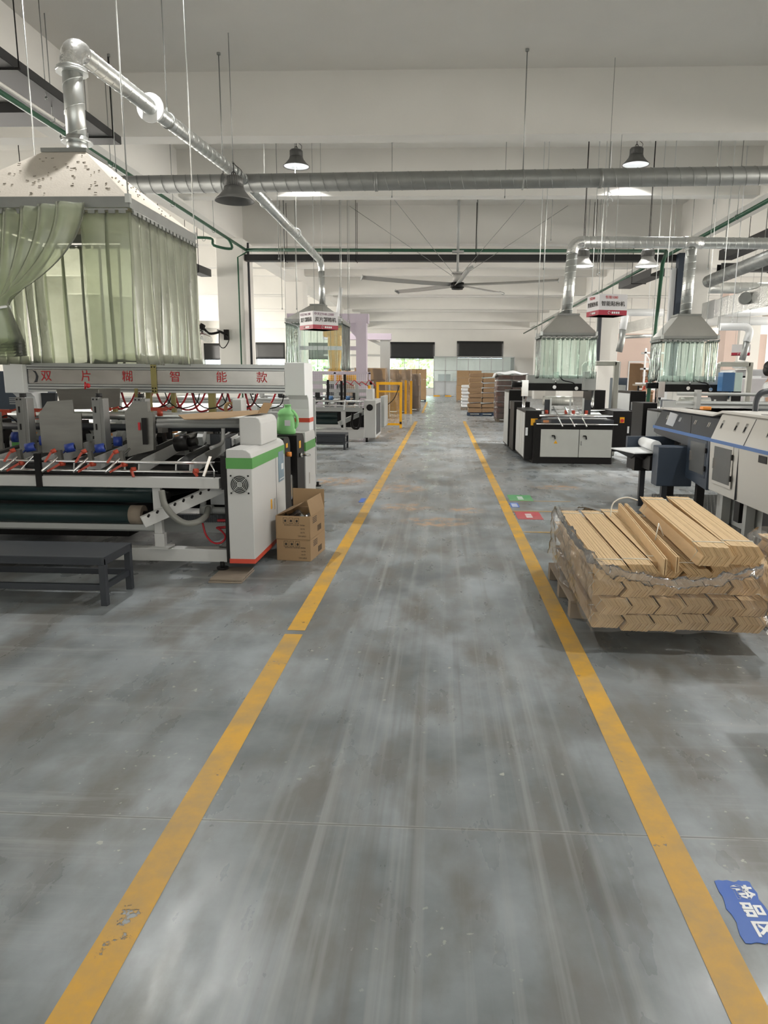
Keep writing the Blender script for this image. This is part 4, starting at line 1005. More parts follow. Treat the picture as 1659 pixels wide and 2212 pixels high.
# what hangs under and behind the crossbar
for px in (318, 372, 452, 245): MB().box({318: -3.117, 372: -2.849, 452: -2.453, 245: -3.482}[px], {318: -3.067, 372: -2.809, 452: -2.384, 245: -3.447}[px], 7.42, 7.47, 1.06, 1.32).build('hanging_bracket', BRASS, G1)
m = MB()
for k in range(9):
    x = -3.6 + k * .19
    m.tube([(x, 7.5, 1.32), (x + .06, 7.48, 1.2 - .03 * (k % 3)), (x + .16, 7.5, 1.14), (x + .25, 7.55, 1.2), (x + .3, 7.6, 1.32)], .011, 6)
m.build('air_hose', REDHOSE, G1)
m = MB()
for k in range(6):
    x = -3.5 + k * .3
    m.tube([(x, 7.4, 1.32), (x + .05, 7.38, 1.22), (x + .15, 7.4, 1.16), (x + .3, 7.45, 1.2), (x + .33, 7.5, 1.31)], .006, 5)
m.build('black_cable', BLACK, G1)
m = MB(); m.prism([(-4.467, 1.3), (-4.184, 1.3), (-4.22, 1.02), (-4.442, 1.02), (-4.428, 1.15)], 'y', 7.6, 7.65); m.build('side_plate', DGREY, G1)
m = MB(); m.tube([(-2.165,7.2,1.122)] + [((-2.165,7.2,1.122)[0] + .05 * math.cos(t) + .004 * i / 8, 7.2, 1.17 + .06 * math.sin(t)) for i, t in enumerate([2 * math.pi * k / 10 for k in range(40)])], .012, 5); m.build('rope_coil', mat('tan_rope', (.45, .3, .14), .8), G1)
m = MB(); m.box(-2.106, -2.012, 7.1, 7.3, .95, 1.27); m.build('motor_cover', WMET, G1, bevel=.01)
# rear part of the machine
m = MB(); m.box(-4.4, -1.7, 9.5, 9.58, .62, .70).box(-4.4, -1.7, 9.52, 9.58, .98, 1.02).box(-4.4, -1.7, 9.52, 9.58, 1.13, 1.17); m.cyl((-4.4, 9.3, 1.20), (-1.7, 9.3, 1.20), .02).cyl((-4.4, 9.3, .9), (-1.7, 9.3, .9), .05)
for x in (-4.4, -3.7, -3.0, -2.35, -1.75): m.box(x, x + .05, 9.5, 9.56, .19, 1.2)
m.build('rear_frame', GREYP, G1)
m = MB(); m.box(-4.4, -1.8, 8.0, 9.4, .2, .6); m.build('rear_bed', BLACK, G1)
m = MB()
for k in range(10): m.box(-4.3 + .27 * k, -4.22 + .27 * k, 7.9, 9.4, .66, .74)
m.build('rear_belts', BLACKR, G1)
m = MB()
for k in range(8): m.box(-4.2 + .33 * k, -4.05 + .33 * k, 8.9, 9.2, .85, 1.05 + .04 * (k % 3))
m.build('rear_blocks', GREYP, G1)
# things on and around the machine
m = MB()
m.add([(-2.154,5.75,1.182), (-2.014,5.5,1.164), (-1.75,5.5,1.171), (-1.485,5.75,1.204), (-1.519,6.2,1.21), (-2.012,6.2,1.185)], [(0, 1, 2, 3, 4, 5)])
cs = m.build('cardboard_sheet', CARD, None, solid=.006)
tag(cs, 'flat brown cardboard sheet lying on the cross tubes beside the white drive cover', 'cardboard')
m = MB(); m.add([(-1.51,5.8,1.201), (-1.446,5.85,1.196), (-1.397,5.85,1.279), (-1.457,5.8,1.284)], [(0, 1, 2, 3)]); fl = m.build('flap', CARD, cs, solid=.005)
fl.parent = cs; ORG[fl.name] = Vector()
# green jug
jug = thing('plastic_jug', 'light green plastic jug with handle standing on the black guard of the gluing machine', 'jug', (-1.52, 6.98, .936))
jx, jy, jz = -1.52, 6.98, .936
prof = [(.078, 0), (.088, .012), (.090, .05), (.088, .12), (.080, .19), (.074, .215), (.082, .225), (.079, .245), (.055, .285), (.034, .305), (.030, .31), (.030, .335), (.034, .335), (.034, .345), (.0, .345)]
m = MB(); m.add([], [])
n_ = 28; vs = []; prof = [(r_, z_ * .84) for r_, z_ in prof]
for r_, z_ in [(0, 0)] + prof:
    for k in range(n_):
        t = 2 * math.pi * k / n_; c_, s_ = math.cos(t), math.sin(t)
        vs.append((jx - (.018 if z_ < .235 else -.02 * (1 if z_ > .244 else 0)) * 1 + r_ * 1.05 * c_ - .02 * (z_ > .235), jy + r_ * .62 * s_, jz + z_))
m.add(vs, [(i * n_ + k, i * n_ + (k + 1) % n_, (i + 1) * n_ + (k + 1) % n_, (i + 1) * n_ + k) for i in range(len(prof)) for k in range(n_)], True)
m.build('bottle_body', GREENB, jug)
m = MB(); m.tube([(jx + .005, jy, jz + .235), (jx + .055, jy, jz + .222), (jx + .088, jy, jz + .175), (jx + .095, jy, jz + .13), (jx + .085, jy, jz + .085), (jx + .06, jy, jz + .06)], [.016, .017, .016, .015, .016, .02], 10); m.build('handle', GREENB, jug)
m = MB(); m.box(jx - .02, jx + .035, jy - .0605, jy - .057, jz + .085, jz + .14); m.build('paper_label', PAPER, jug)
# cartons
def carton(x, y, z, w_, d_, h_, rz, label, open_=False, name='carton', mt=CARD, letters=True, group=None):
    t = thing(name, label, 'carton', (x, y, z), rz, group)
    m = MB()
    if open_:
        th = .005
        m.box(0, w_, 0, th, 0, h_).box(0, w_, d_ - th, d_, 0, h_).box(0, th, 0, d_, 0, h_).box(w_ - th, w_, 0, d_, 0, h_).box(0, w_, 0, d_, 0, th)
    else:
        m.box(0, w_, 0, d_, 0, h_)
    m.build('box_body', mt, t, bevel=.003)
    if letters:
        m = MB()
        for k in range(3):
            xx = w_ * (.28 + .17 * k)
            zt = h_ - .016
            for a_, b_ in (((xx - .017, zt), (xx + .017, zt)), ((xx - .017, zt - .045), (xx + .017, zt - .045))): m.box(a_[0], b_[0], -.001, 0, a_[1] - .0012, a_[1] + .0012)
            for s in (-.017, .017): m.box(xx + s - .001, xx + s + .001, -.001, 0, zt - .045, zt)
            m.prism([(xx - .007, zt - .035), (xx + .007, zt - .035), (xx + .009, zt - .02), (xx, zt - .012), (xx - .009, zt - .02)], 'y', -.001, 0)
        for k in range(4): m.box(w_, w_ + .001, .08, .2, h_ - .03 - k * .014, h_ - .024 - k * .014)
        for k in range(9): m.box(w_, w_ + .001, .22 + k * .013, .226 + k * .013, .03, .08)
        m.build('printed_marks', INK, t)
        for k, tx in enumerate(('MEAS: 47.5X31.5X30CM', 'N.W:', 'G.W:', 'ITEM NO.')):
            text(tx, .017, INK, t, (w_ * (.55 if k == 0 else .78 if k < 3 else .76), -.0012, h_ * (.62 - .155 * k)), (R(90), R(180), 0), extr=.0002)
    return t
c1 = carton(-1.350, 5.655, 0, .29, .44, .182, R(-6), 'lower closed brown carton on the floor beside the white control cabinet')
c2 = carton(-1.352, 5.65, .183, .29, .44, .195, R(-6), 'open brown carton with raised flaps on top of the closed one', True)
m = MB(); m.grid(lambda u, v: (.295 - .03 * v, .02 + .40 * u, .195 + .13 * v), 1, 4, False); m.build('flap', CARD, c2, solid=.005)
m = MB(); m.grid(lambda u, v: (.01 + .28 * u, .445, .195 + .16 * v), 1, 4, False); m.build('flap', CARD, c2, solid=.005)
m = MB(); m.grid(lambda u, v: (.0 + .12 * v, .02 + .40 * u, .195 + .05 * v), 1, 4, False); m.build('flap', CARDD, c2, solid=.005)
pb = MB(); pb.grid(lambda u, v: (-1.31 + .2 * u, 5.70 + .3 * v, .325 + .05 * math.sin(9 * u + 5 * v) * .4 + .03 * math.sin(17 * v)), 12, 12)
tag(pb.build('packing_bag', WRAP, None, solid=.002), 'crumpled clear plastic bag inside the open carton', 'bag')
# plywood pad
pd = MB(); pd.box(-1.70, -1.45, 4.96, 5.32, 0, .012); pd.box(-1.695, -1.455, 4.975, 5.32, .014, .028)
tag(pd.build('plywood_pad', WOOD, None, bevel=.002), 'two worn plywood sheets on the floor under the machine foot', 'board')

# steel benches
def bench(label, x1, y0, d_, length, h_, solid_front=False):
    b = thing('steel_bench', label, 'bench', (x1 - length / 2, y0 + d_ / 2, 0))
    x0 = x1 - length
    m = MB(); m.box(x0, x1, y0, y0 + d_, h_ - .012, h_).box(x0, x1, y0, y0 + .02, h_ - .055, h_ - .012).box(x0, x1, y0 + d_ - .02, y0 + d_, h_ - .055, h_ - .012).box(x1 - .02, x1, y0, y0 + d_, h_ - .055, h_ - .012); m.build('bench_top', DGREY, b, bevel=.003)
    for xx in (x0, x1 - .042):
        for yy in (y0, y0 + d_ - .042):
            MB().box(xx, xx + .042, yy, yy + .042, 0, h_ - .0555).build('leg', DGREY, b, bevel=.002)
    m = MB(); m.box(x0, x1 - .04, y0 + .005, y0 + .03, .105, .145).box(x0, x1 - .04, y0 + d_ - .03, y0 + d_ - .005, .105, .145).box(x1 - .035, x1 - .01, y0 + .03, y0 + d_ - .03, .105, .145)
    if solid_front: m.box(x0, x1 - .04, y0 + .01, y0 + .02, .16, h_ - .05)
    m.build('stretcher', DGREY, b)
    return b
bench('low dark steel bench standing in front of the near gluing machine', -2.185, 4.385, .42, 1.7, .332)
bench('low dark steel bench in front of the second gluing machine', -2.0, 14.65, .5, 1.7, .33, True)
# dark cabinet and blind bits beyond the left gantry post
m = MB(); m.box(-5.35, -4.72, 8.0, 8.6, 0, 1.53); dc = tag(m.build('machine_cabinet', DBLUE, None, bevel=.01), 'dark blue machine cabinet at the left edge beyond the white gantry post', 'cabinet')
m = MB()
for k in range(4): m.box(-4.95, -4.78, 7.995, 8.0, 1.16 + k * .022, 1.168 + k * .022)
m.build('vent_slots', GREYP, dc)

# ============================================================ LEFT: the second gluing machine further back
G2 = thing('gluing_machine', 'second white box gluing machine further back, behind the white gantry post', 'machine', (-3.0, 17.0, 0.0))
y0 = 16.5
m = MB(); m.box(-4.6, -1.8, y0 + .05, y0 + .15, .08, .28); m.build('base_rail', WMET, G2)
m = MB(); m.box(-4.6, -1.85, y0, y0 + .08, .70, .80); m.build('front_beam', GREYP, G2)
m = MB(); m.cyl((-4.6, y0 - .02, .94), (-1.82, y0 - .02, .94), .025).cyl((-4.6, y0 - .02, .84), (-1.82, y0 - .02, .84), .02)
for k in range(8): m.bar((-4.4 + k * .36, y0 - .02, .80), (-4.4 + k * .36, y0 - .02, .95), .03, .03)
m.build('guide_rod', CHROME, G2)
for z, r in ((.60, .07), (.47, .08)):
    MB().cyl((-4.6, y0 + .1, z), (-2.45, y0 + .1, z), r, n=20).build('belt_roller', ROLL, G2)
m = MB(); m.box(-4.6, -2.3, y0 + .02, y0 + .1, .33, .40).box(-2.35, -2.25, y0 + .02, y0 + .1, .28, .70); m.build('cross_member', WMET, G2)
m = MB(); m.bar((-2.4, y0, .42), (-1.85, y0 + .4, .68), .06, .1); m.build('side_channel', GREYP, G2)
m = MB(); m.box(-4.6, -1.85, y0 + .9, y0 + .95, .28, .75); m.build('back_panel', BLACK, G2)
m = MB(); m.box(-4.6, -1.72, y0 + 1.0, y0 + 1.12, 1.31, 1.39); m.build('top_beam', GREYP, G2)
m = MB(); m.box(-4.6, -1.72, y0 + .9, y0 + .98, 1.12, 1.20).cyl((-4.6, y0 + .7, 1.02), (-1.8, y0 + .7, 1.02), .03); m.build('cross_beam', ALU, G2)
for x, zt in ((-2.72, 1.42), (-2.32, 1.55), (-2.4, 1.40)):
    MB().box(x, x + .05, y0 + .3, y0 + .36, .84, zt).build('slotted_upright', BLACK, G2)
m = MB(); m.bar((-2.24, y0 - .04, .98), (-2.27, y0 - .06, .74), .03, .01); m.build('adjusting_arm', WHITE, G2)
m = MB(); m.box(-2.05, -1.97, y0 + .3, y0 + .36, .72, 1.32); m.build('grey_upright', GREYP, G2)
for x in (-2.66, -2.26): MB().cyl((x, y0 + .25, 1.0), (x + .09, y0 + .25, 1.0), .05, n=16).build('guide_wheel', BLUEM, G2)
for k in range(6):
    x = -4.4 + k * .45
    m = MB(); m.bar((x, y0 + .1, .86), (x + .1, y0 + .8, 1.0), .12, .05).box(x, x + .1, y0 + .6, y0 + .7, 1.0, 1.12); m.build('belt_carrier', BLACKR if k % 2 else GREYP, G2)
m = MB()
for k in range(5): m.tube([(-2.6 + k * .18, y0 + .9, 1.3), (-2.5 + k * .18, y0 + .85, 1.42 - .04 * (k % 2)), (-2.35 + k * .18, y0 + .9, 1.28)], .012, 5)
m.build('air_hose', REDHOSE, G2)
m = MB(); m.tube([(-2.1, y0 + .2, .66), (-2.12, y0 + .15, .38), (-2.0, y0 + .1, .30), (-1.93, y0 + .15, .4), (-1.92, y0 + .2, .66)], .03, 8); m.build('vacuum_hose', BLACK, G2)
cab = MB().box(-1.815, -1.545, y0, y0 + 1.5, .10, .97).build('control_cabinet', WMET, G2, bevel=.01)
m = MB(); m.box(-1.545, -1.543, y0 + .15, y0 + 1.3, .16, .88); m.build('dark_side_panel', DGREY, cab)
fc = Vector((-1.68, y0 - .002, .80)); MB().cyl(fc, fc + Vector((0, -.006, 0)), .075, n=20).build('fan_grille', BLACK, cab)
m = MB(); m.box(-1.79, -1.64, y0 + .3, y0 + .8, .97, 1.22); m.build('drive_cover', WMET, G2, bevel=.01)
m = MB(); m.box(-1.56, -1.46, y0 + 1.5, y0 + 2.6, .25, 1.02); m.build('end_guard', GREYP, G2, bevel=.01)
m = MB(); m.box(-1.78, -1.7, y0 + 1.0, y0 + 1.1, 0.97, 1.39); m.build('top_post', GREYP, G2)
for x in (-1.76, -4.4): MB().cyl((x, y0 + .08, 0), (x, y0 + .08, .1), .03).build('levelling_foot', BLACK, G2)
m = MB(); m.box(-1.76, -1.70, y0 + .4, y0 + .48, 1.22, 1.30); m.build('yellow_beacon', YELL, G2)

# ============================================================ RIGHT: pallet of kraft edge-board bundles
def pallet(x, y, rz, w_, d_, h_, label, mt=WOOD, group=None):
    p = thing('pallet', label, 'pallet', (x, y, 0), rz or 1e-5, group)
    nb_ = 5
    for k in range(nb_):
        m = MB(); bw_ = w_ / 5 - .012; m.box(-w_ / 2 + (w_ - bw_) * k / 4, -w_ / 2 + (w_ - bw_) * k / 4 + bw_, -d_ / 2, d_ / 2, h_ - .018, h_); m.build('deck_board', mt, p)
    for k in range(3):
        yy = -d_ / 2 + (d_ - .08) * k / 2
        m = MB(); m.box(-w_ / 2, w_ / 2, yy, yy + .08, h_ - .034, h_ - .019).box(-w_ / 2, w_ / 2, yy, yy + .08, 0, .015)
        for q in range(3):
            xx = -w_ / 2 + (w_ - .1) * q / 2
            m.box(xx, xx + .1, yy, yy + .08, .015, h_ - .034)
        m.build('stringer', mt, p)
    return p
pallet(1.36, 4.83, R(0), 1.06, .95, .115, 'weathered wooden pallet under the big stack of kraft edge boards')

BUN = {}
def bundle(x, y, z, rz, w_, h_, ln, label, sgn=1, tilt=0, nl=22, group=None, pt=.034, roll=0.0):
    """a strapped bundle of nested folded edge boards: chevron-shaped cross section made of separate layers"""
    t = thing('edge_board_bundle', label, 'bundle', (x, y, z), rz, group)
    t.rotation_euler = (tilt, roll, rz)
    key = (w_, h_, ln, sgn, nl, pt)
    if key in BUN:
        for nm, me, mt in BUN[key]:
            o = bpy.data.objects.new(nm, me); COL.objects.link(o); o.parent = t
        return t
    rr = random.Random(len(BUN)); m = MB(); th = w_ / nl
    for k in range(nl):
        xa = -w_ / 2 + k * th; xb = xa + th * .965; dz = rr.uniform(-.0015, .0015); dy = rr.uniform(-.004, .004)
        p = pt * sgn
        m.prism([(xa, dz), (xb, dz), (xb + p, h_ / 2 + dz), (xb, h_ + dz), (xa, h_ + dz), (xa + p, h_ / 2 + dz)], 'y', dy, ln + dy)
    b = m.build('boards', KRAFT, t)
    m = MB()
    for yy in (.12, ln - .12):
        pts = [(-w_ / 2 - .002, yy, -.002), (w_ / 2 + .002, yy, -.002), (w_ / 2 + .002 + pt * sgn, yy, h_ / 2), (w_ / 2 + .002, yy, h_ + .003), (-w_ / 2 - .002, yy, h_ + .003), (-w_ / 2 - .002 + pt * sgn, yy, h_ / 2)]
        m.tube([Vector(q) for q in pts], .0035, 5, True)
    s = m.build('strap', STRAP, t)
    BUN[key] = [('boards', b.data, KRAFT), ('strap', s.data, STRAP)]
    return t
GB = 'bundles in the lower layers of the edge board stack'
LY = ['bottom', 'second', 'third', 'top']
NTH = ['leftmost', 'second from the left', 'third from the left', 'fourth from the left', 'fifth from the left', 'rightmost']
for lay in range(4):
    for c in range(6):
        z = .117 + lay * .096
        if lay == 3 and c == 3: continue
        xf = .935 + .1535 * c + (.0, .025, -.012, .012)[lay]; ang = R(-(1.3 + .45 * c))
        yf = 3.84 + random.uniform(-.03, .03) + .02 * c * (lay > 1)
        bundle(xf, yf, z, ang, .142, .092, 1.62, 'kraft edge-board bundle in the %s layer of the stack, %s' % (LY[lay], NTH[c]), 1 if lay % 2 == 0 else 1)
bundle(1.405, 3.86, .117 + 3 * .096 - .002, R(-2.6), .142, .07, 1.60, 'kraft edge-board bundle lying low in the middle of the top layer', 1)
bundle(1.475, 3.80, .505, R(-4.6), .165, .105, 1.66, 'thick kraft bundle raised on top of the stack, left of two', 1, nl=17)
bundle(1.645, 3.84, .505, R(-6.0), .165, .105, 1.66, 'thick kraft bundle raised on top of the stack, right of two', 1, nl=17)
# two loose boards leaning on edge in the middle
for k, (xf, xb) in enumerate(((1.205, 1.345), (1.285, 1.39))):
    t = thing('edge_board', ['single kraft board standing on edge in the middle of the stack, left of two', 'single kraft board standing on edge in the middle of the stack, right of two'][k], 'board', (0, 0, 0))
    m = MB()
    for q in range(2):
        m.bar((xf + q * .012, 3.76 + .05 * k, .505), (xb + q * .012, 5.36, .53), .007, .09)
    m.build('board_pair', KRAFT, t)
m = MB(); m.tube([(1.25, 5.2, .5), (1.27, 5.22, .60), (1.36, 5.24, .64), (1.45, 5.24, .62)], .005, 5); m.tube([(1.36, 4.3, .56), (1.32, 4.28, .64), (1.30, 4.26, .54)], .004, 5)
tag(m.build('strap_end', STRAP, None), 'loose white strap end sticking up between the edge-board bundles', 'strap')
# stretch film around the stack
def wrap(corners, z0, z1f, label, out=.012, seed=1, amp=.012):
    rr = random.Random(seed); ph = [rr.uniform(0, 6) for _ in range(6)]
    pts = [Vector(c + (0,)) for c in corners]; n = len(pts); m = MB()
    def fn(u, v):
        s = u * n; i = int(s) % n; f_ = s - int(s)
        p = pts[i] + (pts[(i + 1) % n] - pts[i]) * f_
        cen = sum(pts, Vector()) / n
        nrm = (p - cen).normalized()
        z1 = z1f(u)
        z = z0 + (z1 - z0) * v
        wv = amp * (math.sin(u * 60 + ph[0] + v * 4) + .7 * math.sin(u * 113 + v * 9 + ph[1]) + .6 * math.sin(v * 31 + u * 20 + ph[2]))
        q = p + nrm * (out + wv) - nrm * (.05 * max(0, v - .9) * 10 * .6)
        return (q.x, q.y, z + .01 * math.sin(u * 90 + ph[3]) * v)
    m.grid(fn, 160, 16)
    return tag(m.build('stretch_wrap', WRAP, None), label, 'wrap')
WR = wrap([(.84, 3.78), (1.80, 3.80), (1.98, 5.46), (.87, 5.52)], .13, lambda u: .47 + .05 * abs(math.cos(u * 4 * math.pi)) - (.05 * math.sin(math.pi * min(1, u * 4)) if u < .25 else 0), 'loose clear stretch film around the stack of kraft edge boards')
# the film's gathered upper edge, sagging across the front and running back along the left
edge = [(.90, 5.45, .50), (.87, 4.9, .50), (.86, 4.4, .49), (.87, 4.0, .485), (.90, 3.80, .48), (1.02, 3.765, .455), (1.15, 3.75, .43), (1.3, 3.745, .42), (1.45, 3.745, .43), (1.6, 3.75, .47), (1.74, 3.78, .495)]
m = MB()
def efn(u, v):
    s_ = u * (len(edge) - 1); i = min(int(s_), len(edge) - 2); f_ = s_ - i
    p = Vector(edge[i]).lerp(Vector(edge[i + 1]), f_)
    w_ = .045 + .012 * math.sin(u * 47) + .008 * math.sin(u * 91)
    a_ = 2 * math.pi * v
    rr_ = w_ * (.55 + .25 * math.sin(u * 140 + v * 13) * math.sin(v * 9 + u * 60))
    return (p.x + (.6 * rr_ * math.cos(a_)) * (1 if u < .42 else .2), p.y + .5 * rr_ * math.cos(a_) * (0.2 if u < .42 else 1), p.z + rr_ * math.sin(a_))
m.grid(efn, 150, 10)
m.build('gathered_edge', WRAP, WR)
# neighbouring pallet at the right edge
GN = 'bundles in the stack cut by the right edge'
pallet(2.74, 4.7, 0, .9, .9, .115, 'wooden pallet at the right edge under the second stack of boards')
for lay in range(3):
    for c in range(4):
        bundle(2.36 + c * .185, 4.24 + .03 * c, .117 + lay * .096, R(-2), .168, .092, .92, 'kraft bundle in the neighbouring stack cut off by the right edge of the photo', 1, group=GN)
wrap([(2.25, 4.21), (3.1, 4.21), (3.12, 5.2), (2.28, 5.2)], .08, lambda u: .44, 'crinkled clear film around the stack at the right edge', seed=5)

# film-wrapped load just outside the right edge; its shadow falls into the picture
pallet(2.3, 2.4, 0, 1.0, 1.1, .115, 'wooden pallet just beyond the right edge in the foreground')
m = MB()
m.box(1.82, 2.78, 1.88, 2.92, .117, 1.36)
tag(m.build('wrapped_load', CARD, None, bevel=.02), 'brown carton load just beyond the right edge, casting a shadow into the foreground', 'carton')

# ============================================================ RIGHT: the folder gluer with dark and light panels
G3 = thing('folder_gluer', 'long right-hand machine with dark grey and off-white panels and a blue stripe', 'machine', (2.9, 7.0, .12))
OFFW = mat('off_white_panel', (.60, .585, .55), .45, var=.03, scale=2)
fx_ = 2.62
m = MB(); m.prism([(fx_ + .02, .43), (fx_ + 1.0, .43), (fx_ + 1.0, 1.18), (fx_ + .12, 1.18), (fx_ + .09, 1.165), (fx_, .93), (fx_, .90)], 'y', 5.62, 7.08); lt = m.build('light_panel', OFFW, G3, bevel=.006)
m = MB(); m.prism([(fx_ + .01, .93), (fx_ + 1.0, .93), (fx_ + 1.0, 1.135), (fx_ + .12, 1.135), (fx_ + .09, 1.12)], 'y', 7.09, 9.0); dk = m.build('dark_panel', DGREY, G3, bevel=.006)
m = MB(); m.box(fx_ + .08, fx_ + 1.0, 7.3, 9.02, 1.136, 1.16).prism([(7.06, 1.18), (7.3, 1.136), (7.3, 1.16), (7.06, 1.205)], 'x', fx_ + .08, fx_ + 1.0).box(fx_ + .08, fx_ + 1.0, 5.62, 7.06, 1.18, 1.205); m.build('top_ledge', OFFW, G3, bevel=.004)
m = MB(); m.prism([(7.09, .42), (7.72, .47), (7.72, .93), (7.09, .93)], 'x', fx_, fx_ + .04); dd = m.build('dark_lower_panel', DBLUE, G3, bevel=.004)
m = MB(); m.box(fx_ + .35, fx_ + 1.0, 7.72, 9.0, .45, .93); m.build('inner_cavity', BLACK, G3)
m = MB(); m.prism([(7.72, .93), (9.0, .93), (9.0, .86), (8.85, .84), (7.72, .80)], 'x', fx_ + .01, fx_ + .03); m.build('lower_lip', DGREY, G3)
m = MB(); m.box(fx_ - .006, fx_ + .01, 5.62, 7.09, .905, .935).box(fx_ - .004, fx_ + .012, 7.09, 9.0, .905, .937); m.build('blue_stripe', mat('blue_stripe', (.06, .16, .42), .4), G3)
def door(y0_, y1_, z0, z1, label):
    d = MB().box(fx_ - .005, fx_ + .002, y0_, y1_, z0, z1).build('access_door', OFFW if 'light' in label else DBLUE, G3, bevel=.002)
    MB().box(fx_ - .008, fx_ - .004, y0_ + .025, y1_ - .025, z0 + .03, z1 - .03).build('window', mat('smoked_panel', (.13, .135, .135), .25), d)
    m = MB()
    for zz in (z0 + .07, z1 - .12): m.box(fx_ - .018, fx_ - .004, y0_ - .012, y0_ + .014, zz, zz + .05)
    m.build('hinge', BLACK, d)
    MB().box(fx_ - .02, fx_ - .008, y1_ - .05, y1_ - .035, (z0 + z1) / 2 - .05, (z0 + z1) / 2 + .05).build('handle', CHROME, d)
door(6.50, 6.96, .52, .905, 'light'); door(7.15, 7.62, .53, .90, 'dark')
m = MB(); m.box(fx_ - .001, fx_ + .03, 6.39, 6.393, .44, .9).bar((fx_ - .002, 6.3, .935), (fx_ + .088, 6.3, 1.165), .004, .004); m.build('panel_gap', DGREY, lt)
def tilt_pt(y, f_): return (fx_ + .09 * f_ - .003, y, .93 + .235 * f_)
m = MB(); m2 = MB()
for y in (5.95, 6.42, 6.62, 6.95):
    m.bar(tilt_pt(y, .45), tilt_pt(y, .8), .045, .006); m2.bar(Vector(tilt_pt(y, .5)) - Vector((.004, 0, 0)), Vector(tilt_pt(y, .68)) - Vector((.004, 0, 0)), .018, .006)
m.build('latch', CHROME, lt); m2.build('latch_slot', BLACK, lt)
m = MB()
for y in (7.27, 7.66, 8.15, 8.6):
    for q in (0, .06): m.bar(Vector((fx_ + .045, y + q * .6, 1.03)), Vector((fx_ + .063, y + q * .6, 1.075)), .022, .010)
m.build('latch', CHROME, dk)
m = MB(); m.bar((fx_ + .040, 8.33, .96), (fx_ + .083, 8.33, 1.10), .20, .006); pn = m.build('control_plate', WHITE, dk)
m = MB()
for r_ in range(4):
    for c in range(4): MB().bar((fx_ + .034 + .0145 * r_ + .004, 8.26 + .045 * c, .975 + .034 * r_), (fx_ + .041 + .0145 * r_ + .004, 8.26 + .045 * c, .99 + .034 * r_), .02, .012).build('button', DGREY, pn)
m = MB(); m.box(fx_ + .008, fx_ + .012, 7.68, 7.684, .935, 1.12); m.build('panel_gap', BLACK, dk)
m = MB(); m.box(fx_ + .3, fx_ + .4, 8.2, 8.3, 1.16, 1.20); m.build('stop_button', ORANGE, G3, bevel=.01)
m = MB(); m.box(fx_ - .004, fx_ + .004, 5.83, 5.98, .83, .89); m.build('grip_slot', BLACK, lt)
m = MB(); m.cyl((fx_ + .12, 5.95, 1.206), (fx_ + .12, 5.95, 1.225), .035, n=14).box(fx_ + .1, fx_ + .16, 6.1, 6.25, 1.205, 1.212); m.build('top_fitting', CHROME, G3)
# legs and open gear base
for y in (5.7, 6.35, 6.9, 7.6, 8.6):
    MB().box(fx_ + .10, fx_ + .18, y, y + .07, .118 if 6.4 < y < 8.7 else 0, .46).build('leg', GREYP if y < 7.5 else BLACK, G3)
for y in (5.95, 6.55): MB().box(fx_ + .12, fx_ + .2, y, y + .12, .2, .45).build('black_block', BLACK, G3)
m = MB(); m.box(fx_ + .2, fx_ + .3, 5.65, 7.3, .12, .44); m.build('base_wall', GREYP, G3)
# folded-out delivery unit in dark blue
D = MB(); D.box(2.32, 2.70, 7.72, 7.92, .36, .79); D.build('delivery_housing', DBLUE, G3, bevel=.01)
m = MB(); m.box(2.22, 2.40, 8.25, 8.6, .46, .70).box(2.30, 2.70, 7.93, 8.6, .50, .66); m.build('delivery_arm', BLACK, G3)
m = MB(); m.box(2.2, 2.75, 8.55, 8.62, .70, .83); m.build('delivery_crossbar', DBLUE, G3)
m = MB(); m.cyl((2.37, 8.50, .77), (2.37, 7.98, .77), .06, n=16); m.build('white_roller', WHITE, G3)
m = MB(); m.add([(1.988,8.45,0.702), (2.146,8,0.691), (2.399,8,0.7), (2.46,8.45,0.719)], [(0, 1, 2, 3)]); m.build('white_tray', WHITE, G3, solid=.012)
m = MB(); m.add([(2.012,8.5,0.681), (2.157,8.02,0.674), (2.412,8.02,0.682), (2.406,8.25,0.524), (2.209,8.4,0.585)], [(0, 1, 2, 3, 4)]); m.build('tray_bracket', BLACK, G3, solid=.01)
for p in ((2.36, 8.5), (2.44, 7.9), (2.50, 8.1)):
    MB().box(p[0], p[0] + .06, p[1], p[1] + .06, 0, .46).build('leg', DGREY, G3)
# black loop guards and rails on top
for k, xx in enumerate((3.07, 3.42)):
    m = MB(); yy = 6.9
    c = (2.94,7,1.197)
    m.tube([(c[0] + .05 + .27 * k, 7.0, 1.17), (c[0] + .05 + .27 * k, 7.0, 1.30), (c[0] + .08 + .27 * k, 7.0, 1.37), (c[0] + .14 + .27 * k, 7.0, 1.39), (c[0] + .23 + .27 * k, 7.0, 1.39), (c[0] + .29 + .27 * k, 7.0, 1.37), (c[0] + .32 + .27 * k, 7.0, 1.30), (c[0] + .32 + .27 * k, 7.0, 1.17)], .028, 8)
    m.build('loop_guard', DGREY, G3)
m = MB(); m.cyl((2.75, 8.6, 1.33), (4.6, 8.6, 1.33), .02).cyl((2.75, 8.6, 1.22), (4.6, 8.6, 1.22), .02).box(2.95, 3.0, 8.5, 8.6, 1.15, 1.38).box(2.7, 4.6, 8.9, 8.96, 1.15, 1.24); m.build('top_rail', GREYP, G3)
m = MB(); m.bar((3.4, 7.4, 1.22), (4.4, 6.6, 1.20), .05, .02).bar((3.6, 7.8, 1.2), (4.2, 6.6, 1.24), .04, .02); m.build('belt_rail', mat('tan_belt', (.42, .27, .12), .6), G3)
m = MB(); m.box(2.9, 4.5, 5.7, 8.8, 1.1, 1.16); m.build('inner_deck', DGREY, G3)
